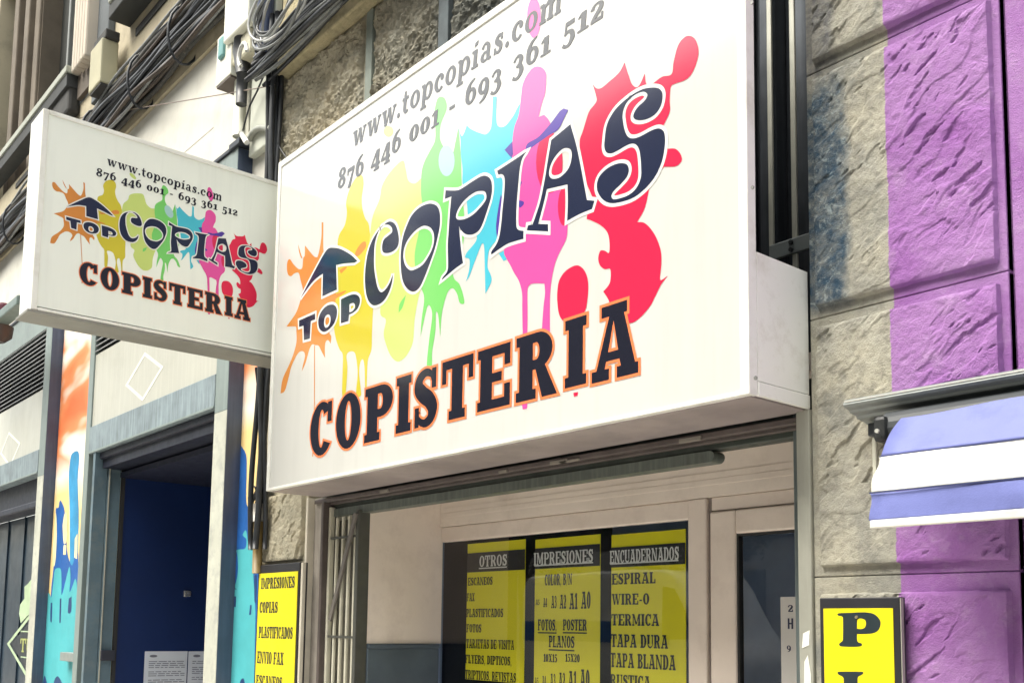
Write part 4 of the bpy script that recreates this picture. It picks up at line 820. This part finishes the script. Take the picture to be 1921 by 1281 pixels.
MB().box(XR - .002, XR + .05, .02, YB, 0, 2.98).build('passage_wall', M('passage_back', (.004, .007, .025), .6), s_r)
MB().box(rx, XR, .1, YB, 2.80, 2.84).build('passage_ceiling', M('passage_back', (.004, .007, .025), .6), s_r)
mb = MB(); mb.box(rx, XR - .004, FY + .06, yd + .06, 2.86, 2.984); mb.box(rx, XR - .004, FY + .03, FY + .09, 2.93, 2.983, .01); mb.build('door_head', M('door_head_dark', (.012, .015, .03), .5, .2), s_r)
p = atx(350, 1113, rx + .004); MB().box(rx + .004, rx + .03, p.y - .03, p.y + .03, p.z - .025, p.z + .025, .006).build('wall_hook', M('chrome', (.6, .6, .6), .25, metal=.8), s_r)
for k, (xa, xb) in enumerate(((272, 352), (354, 430))):
    p0, p1 = atx(xa, 1221, rx + .006), atx(xb, 1221, rx + .006); zt_ = p0.z
    r = thing('paper_notice', ('printed paper sheet taped to the blue passage wall, fully in view' if k == 0 else 'printed paper sheet on the blue passage wall, half hidden behind the metal post'), 'notice', p0, 'papers on the blue passage wall')
    xs = rx + .0055 + .001 * k
    MB().box(rx + .0042, xs, p0.y, p1.y, zt_ - .42, zt_).build('sheet', M('paper_blueish', (.60, .64, .72), .6, .04, 3), r)
    mb = MB(); z = zt_ - .085; random.seed(k + 2); L0 = p1.y - p0.y
    while z > zt_ - .40:
        y = p0.y + .1 * L0
        while y < p1.y - .12 * L0:
            w_ = random.uniform(.06, .2) * L0; mb.box(xs + .0003, xs + .0009, y, min(y + w_, p1.y - .05 * L0), z, z + .006); y += w_ + .03 * L0
        z -= .016 if random.random() < .8 else .034
    mb.prism(ell(p0.y + .2 * L0, zt_ - .038, .09 * L0, .011, 16), 'x', xs + .0003, xs + .001)
    mb.build('printed_lines', M('faint_ink', (.16, .17, .22), .6), r)
# left bay
XR2 = -9.607; s_l = thing('metal_shop_front', 'far left grey shop front bay with a dark door and pale diamond outline', 'shop front', (-11.5, 0, 0), 'bays of the grey metal shop front')
bay(s_l, -14.2, XR2, .19, .3, 3.77)
dia(s_l, [(17, 812), (37, 832), (19, 874), (2, 850)])
yd2 = .16
ddk = M('dark_door_panel', (.018, .035, .055), .35, .3, 2)
mb = MB(); mb.box(-14.2, XR2 - .1, yd2, yd2 + .05, 0, 2.7); x = -14.2
while x < XR2 - .2: mb.box(x, x + .03, yd2 - .015, yd2 - .001, 0, 2.7, .004); x += .62
mb.build('door', ddk, s_l)
mb = MB(); mb.box(-14.2, XR2 - .1, FY + .1, yd2 + .06, 2.76, 2.984); mb.box(-14.2, XR2 - .1, FY + .06, yd2, 2.70, 2.76, .01); mb.build('door_head', M('door_head_dark', (.02, .025, .05), .5, .2), s_l)
dsn = M('door_pale_green', (.40, .52, .33), .5, .15, 4)
def dq(pts): return [(at(x, y, yd2 - .016).x, at(x, y, yd2 - .016).z) for x, y in pts]
mb = MB(); emit(mb, [[cr([q + (T,) for q in dq([(76,1052),(60,1085),(52,1095),(46,1100),(46,1122),(38,1133),(36,1150),(39,1168),(76,1130)])], 2)]], yfn(yd2 - .017), 0); mb.build('door_motif', dsn, s_l)
mb = MB(); halo(mb, [[dq([(16, 1207), (76, 1130), (140, 1207), (76, 1310)])]], .022, lambda a, b, o: (a, yd2 - .019 - o, b), 0); mb.build('diamond_outline', dsn, s_l)
mb = MB(); emit(mb, [[dq([(22, 1207), (76, 1140), (134, 1207), (76, 1300)])]], yfn(yd2 - .0185), 0); mb.build('diamond_field', M('door_black', (.02, .028, .035), .4), s_l)
W, pp = text_polys('TU', .2, .12, .07, .08); q = dq([(38, 1222), (62, 1198)]); 
mb = MB(); emit(mb, fit(pp, W, q[0][0], q[1][0], q[0][1], q[1][1]), yfn(yd2 - .0205), 0); mb.build('lettering', M('door_lettering', (.34, .38, .12), .5), s_l)
mb = MB()
for y_ in (1183, 1231): a, b = dq([(40, y_), (66, y_)]); mb.box(a[0], b[0], yd2 - .0215, yd2 - .0205, a[1] - .008, a[1] + .004)
mb.build('rule_line', dsn, s_l)
p = at(150, 1232, -.04); tag(MB().box(p.x - .42, p.x, -.07, -.004, p.z - .04, p.z + .03, .004).build('door_stay', M('stay_metal', (.24, .27, .26), .5)), 'small grey metal bar fixed across the cyan part of the painted pier', 'bar')

# lamp at the left edge
fl = thing('sign_lamp', 'grey and maroon lamp on a flat arm at the far left edge', 'lamp', at(10, 560, -.5))
a, b = at(-60, 548, -.5), at(46, 566, -.5)
MB().box(a.x, b.x, -.56, -.44, b.z - .035, b.z + .05, .012).build('arm', M('lamp_arm_green', (.16, .21, .19), .45, .1, 5, metal=.2), fl)
mb = MB(); c = at(6, 540, -.5); mb.box(a.x, c.x + .12, -.55, -.45, b.z + .051, b.z + .15, .03); mb.build('housing', M('lamp_maroon', (.13, .035, .055), .4), fl)
c = at(3, 585, -.5); mb = MB(); mb.tube([(c.x - .05, -.5, b.z - .036), (c.x - .05, -.5, b.z - .13), (c.x - .05, -.5, b.z - .18)], [.12, .11, .05], 20); mb.smooth = True; mb.build('lamp_shade', M('lamp_brown', (.06, .042, .036), .4), fl)

# ================================================================== cables, boxes and pipes
cabk = M('cable_black', (.022, .025, .03), .42, .3, 9); cagy = M('cable_grey', (.16, .17, .17), .45, .3, 12)
cabk2 = M('cable_charcoal', (.045, .045, .042), .7, .4, 14, dirt=(.12, .11, .09)); cabr = M('cable_brown', (.055, .04, .03), .6, .3, 9)
def wave(p0, p1, n, amp, seed):
    random.seed(seed); ph = [random.uniform(0, 6.28) for _ in range(4)]; p0 = Vector(p0); p1 = Vector(p1); out = []
    for i in range(n + 1):
        f = i / n; p = p0.lerp(p1, f); L = f * (p1 - p0).length
        out.append((p.x, p.y + amp * math.sin(L * 2.3 + ph[0]) + amp * .5 * math.sin(L * 5.1 + ph[1]), p.z + amp * math.sin(L * 1.9 + ph[2]) + amp * .6 * math.sin(L * 4.3 + ph[3])))
    return out
cb = thing('cable_bundle', 'thick bundle of black cables strung along the left building above the white band', 'cables', (-9, -.1, 5.75))
for k in range(40):
    random.seed(100 + k); z = 5.78 + random.uniform(-.20, .16); y = -.05 - random.uniform(0, .10)
    (MB().tube(wave((-20, y, z - .06), (-5.7, y, z + .12), 90, .013, k), random.choice((.012, .016, .021, .027)), 7)).build('cable', (cabk, cabk, cabk2, cabk, cagy, cabk, cabr)[k % 7], cb, True)
for x in (-13.4, -11.2, -9.9, -8.7, -7.6, -6.8): MB().tube([(x + .02 * math.cos(a_), -.10 + .11 * math.cos(a_), 5.78 + (x + 9) * .0126 + .22 * math.sin(a_)) for a_ in [i * .42 for i in range(16)]], .010, 6).build('cable_tie', cabk, cb, True)
vb = thing('cable_bundle', 'black vertical cables running down the corner left of the big sign', 'cables', (-5.5, -.05, 3))
mb = MB()
for k, (dx, r) in enumerate(((0, .022), (.035, .018), (.06, .014), (-.025, .016), (.02, .012))):
    pts = []; xt, xb = at(519, 180, -.06), at(494, 800, -.06)
    for i in range(60):
        z = 5.32 - i * .055; pts.append((xb.x + (xt.x - xb.x) * (z - xb.z) / (xt.z - xb.z) - .02 + dx + .012 * math.sin(z * 3.1 + k), -.055 - .03 * (k % 2) + .01 * math.sin(z * 4.7 + 2 * k), z))
    MB().tube(pts, r, 7).build('cable', cabk, vb, True)
# looser strands behind the projecting sign's foot
for k in range(3):
    a, b = at(481 + k * 5, 690, -.05), at(491 + k, 780, -.04); c = at(487 + k * 1.5, 950, -.04)
    MB().tube([tuple(a), tuple(a.lerp(b, .5)), tuple(b), tuple(b.lerp(c, .5)), tuple(c)], .011, 6).build('cable', cabk, vb, True)
mb = MB(); random.seed(9); c0 = at(474, 950, -.05)
for k in range(6):
    pts = []; ph = random.uniform(0, 6)
    for i in range(26): f = i / 25; pts.append((c0.x + random.uniform(-.004, .004) + .05 * math.sin(f * 9 + ph), -.05 - .02 * math.cos(f * 7 + ph), c0.z + .10 - .32 * f + .03 * math.sin(f * 14 + ph)))
    mb.tube(pts, .006, 5)
mb.build('tangled_wires', cabk, vb, True)
a, b = at(485, 945, -.06), at(485, 978, -.06); MB().tube([tuple(a), tuple(b)], .032, 12).build('cable_sleeve', M('sleeve_pale', (.5, .48, .44), .5), vb, True)
a, b = at(485, 978, -.06), at(482, 1075, -.06); MB().tube([tuple(a), tuple(b)], .028, 12).build('conduit_pipe', M('conduit_brown', (.20, .14, .05), .5), vb, True)
cl = thing('cable_coil', 'coil of grey and black cables looped at the top above the smooth stone band', 'cables', (-5.2, -.12, 5.3))
zc_ = at(600, 14, -.15).z
for k in range(22):
    random.seed(300 + k); z = zc_ + random.uniform(-.09, .14); y = -.11 - random.uniform(0, .08)
    MB().tube(wave((-5.50, y, z - .03), (-2.5, y, z + .06), 36, .018, k + 50), random.choice((.009, .012, .017)), 6).build('cable', cabk if k % 4 else cagy, cl, True)
for k in range(7):
    random.seed(400 + k); cx, cz = -4.98 + random.uniform(-.05, .06), zc_ + .12 + random.uniform(-.05, .04); rx_, rz = .30 + random.uniform(-.08, .05), .17 + random.uniform(-.06, .05)
    MB().tube([(cx + rx_ * math.cos(i * .2095), -.24 - .02 * k * .3 - .012 * math.sin(i * .6 + k), cz + rz * math.sin(i * .2095) + .3 * rx_ * math.cos(i * .2095) * .3) for i in range(31)], .008, 6).build('cable_loop', (cagy, cabk, M('cable_pale', (.42, .43, .42), .4))[k % 3], cl, True)
for k, (ptl, lab) in enumerate((([(452, 262), (458, 235), (468, 200), (483, 170), (500, 130), (512, 95), (523, 62)], 'thin dark wire hanging from the cable coil to the top of the metal frame post'),
                                ([(150, 222), (230, 208), (330, 192), (420, 177), (500, 163), (515, 160)], 'thin wire stretched across the white rendered wall'),
                                ([(520, 268), (528, 283), (536, 294), (540, 300)], 'short loose wire end at the top left corner of the big sign'))):
    tag(MB().tube([tuple(at(x, y, -.09)) for x, y in ptl], .006 if k == 0 else .0035, 6).build('wire', cabk if k != 1 else M('wire_brown', (.25, .2, .17), .6), None, True), lab, 'wire')
# boxes
bxw = M('box_white', (.74, .74, .64), .45, .04, 3, dirt=(.55, .55, .46)); bxb = M('box_beige', (.56, .53, .40), .5, .08, 4, dirt=(.35, .33, .26))
eb = thing('junction_box', 'large cream electrical box with a dark cable fitting, high on the white wall', 'electrical box', at(450, 60, -.1))
p, q = at(419, 60, -.17), at(464, 38, -.17)
MB().box(p.x, q.x, -.17, -.001, q.z, q.z + 1.4, .012).build('housing', bxw, eb)
p2, q2_ = at(434, 90, -.13), at(468, 95, -.13); mb = MB(); mb.box(p2.x, q2_.x, -.13, -.001, q2_.z, q.z - .002, .02); mb.build('lower_cover', bxb, eb)
c = at(456, 112, -.09); mb = MB(); mb.tube([(c.x, -.09, c.z + .14), (c.x, -.09, c.z + .04), (c.x, -.09, c.z - .10)], [.06, .065, .04], 16); mb.tube([(c.x, -.09, c.z - .10), (c.x, -.09, c.z - .3)], .035, 12); mb.build('cable_gland', M('gland_dark', (.03, .032, .035), .45), eb, True)
c = at(467, 108, -.16); mb = MB(); mb.tube([(c.x + .055 * math.cos(i * .4), -.2, c.z + .07 * math.sin(i * .4)) for i in range(12)], .013, 8); mb.build('clamp_ring', M('clamp_pale', (.62, .62, .58), .35, metal=.3), eb, True)
sb = thing('junction_box', 'small white box with a teal clip, below the large electrical box', 'electrical box', at(418, 140, -.1))
p, q = at(404, 163, -.14), at(432, 138, -.14)
MB().box(p.x, q.x, -.14, -.001, q.z, q.z + .33, .006).build('housing', bxw, sb); MB().box(p.x + .01, q.x - .01, -.135, -.001, q.z - .014, q.z - .001).build('underside', M('box_under', (.10, .08, .065), .6), sb)
c = at(417, 95, -.14); MB().box(c.x - .03, c.x + .05, -.16, -.10, c.z - .06, c.z + .08, .012).build('clip', M('clip_teal', (.12, .30, .30), .5), sb)
a, b = at(452, 148, -.05), at(446, 262, -.05); cpx = at(451, 200, -.05).x
tag(MB().tube([(cpx, -.05, 4.74), (cpx, -.05, a.z + .2)], .042, 16).build('conduit_pipe', M('pipe_cream', (.55, .56, .47), .45, .05, 3), None, True), 'cream vertical conduit pipe under the electrical box', 'pipe')
dp = thing('drain_pipe', 'dark navy pipe with a white clamp at the top of the pale corner strip', 'pipe', at(495, 60, -.1))
xx = at(500, 30, -.10).x; z_ = at(493, 128, -.10).z; zc = at(495, 78, -.10).z
MB().tube([(xx - .03, -.10, z_), (xx - .02, -.10, zc), (xx, -.10, 7)], .05, 14).build('tube', M('pipe_navy', (.028, .045, .10), .4, .2, 5), dp, True)
MB().tube([(xx - .022, -.10, zc - .03), (xx - .022, -.10, zc + .03)], .058, 14).build('clamp', M('clamp_white', (.7, .7, .66), .4), dp, True)
el = [tuple(at(x, y, -.07)) for x, y in ((467, 262), (474, 250), (482, 243), (492, 240), (509, 241))]
tag(MB().tube(el, .020, 10).build('elbow_pipe', M('pipe_grey', (.30, .31, .27), .5), None, True), 'short bent grey pipe joining the post cap to the vertical cables', 'pipe')
el = [tuple(at(x, y, -.11)) for x, y in ((452, 250), (457, 258), (463, 268))]
tag(MB().tube(el, .017, 10).build('pipe_end', M('pipe_white', (.72, .72, .68), .45), None, True), 'short white pipe end on top of the metal frame post', 'pipe')

# ================================================================== awning on the right
aw = thing('awning', 'half rolled blue and white striped awning with a grey hood on the purple pier', 'awning', (-.6, -.1, 2.2))
hood = M('hood_grey', (.20, .22, .215), .45, .15, 4, metal=.2, dirt=(.20, .21, .2), streak=.1); hdk = M('hood_dark', (.035, .04, .045), .5, .2, 4)
AX = -1.575
prof = [(-.155, 2.298), (-.158, 2.290), (-.150, 2.284), (-.128, 2.279), (-.122, 2.272), (-.092, 2.268), (-.086, 2.260), (-.050, 2.256), (-.012, 2.246), (-.012, 2.310), (-.10, 2.312), (-.145, 2.306)]
MB().prism(prof, 'x', AX, .9).build('hood', hood, aw)
MB().box(AX + .004, .9, -.1585, -.156, 2.296, 2.2995).build('hood_lip', M('hood_lip_white', (.5, .5, .46), .4), aw)
mb = MB(); mb.box(AX + .03, .9, -.085, -.012, 2.205, 2.244, .006); mb.tube([(-1.45, -.13, 2.205), (.9, -.13, 2.205)], .048, 18); mb.build('roller', hdk, aw)
MB().box(AX + .012, AX + .024, -.030, -.012, 2.09, 2.244, .002).build('wall_plate', M('plate_cream', (.6, .6, .5), .5), aw)
MB().box(-1.468, -1.43, -.19, -.09, 2.165, 2.236, .012).build('end_plate', M('end_plate_black', (.012, .014, .014), .5), aw)
p = at(1645, 808, -.205); MB().tube([(p.x, -.207, p.z), (p.x, -.2005, p.z)], .006, 10).build('bolt', M('bolt_pale', (.6, .6, .55), .4, metal=.5), aw)
bl = M('awning_blue', (.15, .175, .44), .65, .07, 4, bmp=.25, bscale=260, dirt=(.11, .13, .34)); wh = M('awning_white', (.64, .64, .58), .65, .04, 4, bmp=.25, bscale=260, dirt=(.52, .52, .46))
FX0, FX1 = -1.392, .9
def sheet(prof_, mat, nm, n=40):
    mb = MB(); pr_ = cr([(p[0], p[1]) for p in prof_], 5, False); V = []
    for i in range(n + 1):
        x = FX0 + (FX1 - FX0) * i / n
        for j, (y, z) in enumerate(pr_): V.append((x + (.0 if i else .004 * math.sin(j * .5)), y + .0024 * math.sin(x * 11 + z * 30) + .004 * noise.noise(Vector((x * 5, z * 9, 4))), z))
    k = len(pr_); V += [(x, y + .002, z) for x, y, z in V]; o = (n + 1) * k; F = []
    for i in range(n):
        for j in range(k - 1):
            a_ = i * k + j; F.append((a_, a_ + k, a_ + k + 1, a_ + 1)); F.append((o + a_, o + a_ + 1, o + a_ + k + 1, o + a_ + k))
    for j in range(k - 1): F.append((j, j + 1, o + j + 1, o + j)); e = n * k + j; F.append((e, o + e, o + e + 1, e + 1))
    for i in range(n): F.append((i * k, o + i * k, o + (i + 1) * k, (i + 1) * k)); e = k - 1; F.append((i * k + e, (i + 1) * k + e, o + (i + 1) * k + e, o + i * k + e))
    mb.v = V; mb.f = F; mb.mi = [0] * len(F); mb.build(nm, mat, aw, True)
sheet([(-.13, 2.252), (-.165, 2.232), (-.225, 2.175), (-.285, 2.105)], bl, 'fabric_stripe')
sheet([(-.286, 2.103), (-.305, 2.070), (-.323, 2.038), (-.338, 2.006)], wh, 'fabric_stripe')
sheet([(-.336, 2.003), (-.338, 1.97), (-.336, 1.934)], bl, 'valance')
MB().box(FX0, FX1, -.343, -.329, 1.913, 1.934, .003).build('front_bar', wh, aw)
mb = MB(); 
for y_, z_ in ((-.287, 2.104), (-.3395, 2.0045)): mb.box(FX0, FX1, y_ - .0006, y_ + .0006, z_ - .0018, z_ + .0018)
mb.build('seam', M('seam_navy', (.03, .04, .12), .6), aw)

# ================================================================== across the street (seen only mirrored in sign and glass)
ob = thing('opposite_building', 'apartment block across the street, toned to shape the reflections it is seen in', 'building', (0, -18, 0))
MB().box(-60, 45, -30, -18, 4.0, 16.3).build('wall', M('opposite_wall', (.085, .078, .068), .85, .1, .5), ob); MB().box(-60, 45, -30, -18.02, 0, 3.99).build('ground_floor', M('opposite_ground_floor', (.42, .40, .36), .8, .1, .5), ob)  # dark upper wall and pale ground floor are set to shape the reflections
MB().box(-60.5, 45.5, -30.5, -17.5, 16.31, 16.7, .05).build('cornice', M('opposite_cornice', (.12, .11, .1), .8), ob)
ow = M('opposite_window', (.03, .04, .05), .15); 
for r_ in range(4):
    mb = MB()
    for k in range(30): mb.box(-58 + k * 3.4, -56.6 + k * 3.4, -18.0, -17.9, .4 + r_ * 4.0, 3.2 + r_ * 3.8)
    mb.build('window', ow, ob)
leafm = M('leaf_green', (.06, .11, .025), .6, .4, 3); barkm = M('bark', (.12, .09, .06), .9, .3, 8)
def tree(x, y, h, seed, lab):
    tr = thing('street_tree', lab, 'tree', (x, y, 0), 'trees across the street'); random.seed(seed)
    mb = MB(); mb.tube([(x, y, 0), (x + .05, y, h * .3), (x - .05, y + .05, h * .55), (x, y, h * .8)], [.16, .13, .1, .04], 10)
    for k in range(6):
        a_ = k * 1.05; mb.tube([(x, y, h * .42 + k * .12), (x + .6 * math.cos(a_), y + .6 * math.sin(a_), h * .6 + k * .12), (x + 1.2 * math.cos(a_), y + 1.2 * math.sin(a_), h * .72 + k * .1)], [.06, .04, .02], 6)
    mb.build('trunk', barkm, tr, True)
    mb = MB(); cs = [(Vector((x + random.gauss(0, .8), y + random.gauss(0, .8), h * .72 + random.gauss(0, h * .11))), random.uniform(.35, .75)) for _ in range(26)]
    for c, r in cs:
        for _ in range(110):
            d = Vector((random.gauss(0, 1), random.gauss(0, 1), random.gauss(0, 1))).normalized() * r * random.uniform(.5, 1); p_ = c + d
            u = Vector((random.gauss(0, 1), random.gauss(0, 1), random.gauss(0, 1))).normalized(); v = u.orthogonal().normalized(); s = random.uniform(.06, .11)
            mb.face([p_ - u * s, p_ + v * s * .5, p_ + u * s, p_ - v * s * .5])
    mb.build('crown', leafm, tr)
tree(-13.5, -12.5, 5.6, 1, 'leafy street tree across the road, nearer to the shop door'); tree(-19.5, -13.0, 6.2, 2, 'taller leafy street tree across the road, further along the street')

van = thing('delivery_van', 'white delivery van with a blue stripe parked across the road, seen mirrored in the window', 'van', (-12.5, -10, -.13))
vw = M('van_white', (.78, .78, .76), .25, .03, 2); vb_ = M('van_blue', (.05, .16, .42), .3); vg = M('van_glass', (.02, .025, .03), .08); vt = M('tyre_rubber', (.02, .02, .02), .8); vr = M('rim_metal', (.5, .5, .5), .35, metal=.7)
prof = cr([(-14.9, .25, T), (-14.95, 2.3), (-14.75, 2.62), (-11.6, 2.66), (-11.1, 2.5), (-10.45, 1.55), (-9.85, 1.3), (-9.7, .85), (-9.72, .25, T)], 5)
bm = bmesh.new(); vs0 = [bm.verts.new((x, -9.0, z)) for x, z in prof]; f0 = bm.faces.new(vs0); ex = bmesh.ops.extrude_face_region(bm, geom=[f0]); bmesh.ops.translate(bm, verts=[v for v in ex['geom'] if isinstance(v, bmesh.types.BMVert)], vec=(0, -2.0, 0))
bmesh.ops.bevel(bm, geom=[e for e in bm.edges if abs(e.verts[0].co.y - e.verts[1].co.y) < .01], offset=.09, segments=3, affect='EDGES', profile=.5); bmesh.ops.recalc_face_normals(bm, faces=bm.faces)
mb = MB(); mb.addbm(bm); mb.build('body', vw, van)
MB().box(-14.9, -11.2, -8.995, -8.99, 1.42, 1.78).build('side_stripe', vb_, van)
MB().prism([(-11.35, 1.5), (-10.62, 1.5), (-11.12, 2.32), (-11.35, 2.36)], 'y', -8.994, -8.985).build('side_window', vg, van)
MB().prism([(-10.60, -1.50 + 3.1), (-10.52, 1.60), (-11.08, 2.45), (-11.16, 2.44)], 'y', -10.85, -9.15).build('windscreen', vg, van)
for x in (-14.0, -10.6):
    for y in (-9.0, -10.8):
        wl = MB().tube([(x, y, .22), (x, y - .2, .22)], .35, 28).build('wheel', vt, van); MB().tube([(x, y + .012, .22), (x, y - .02, .22)], .2, 20).build('rim', vr, wl)
for y in (-9.15, -10.65): MB().box(-9.80, -9.70, y - .2, y, .78, .98, .03).build('headlight', M('headlight_lens', (.7, .7, .7), .1), van)
MB().box(-9.78, -9.62, -10.95, -9.05, .2, .45, .04).build('bumper', M('bumper_grey', (.06, .06, .06), .6), van)
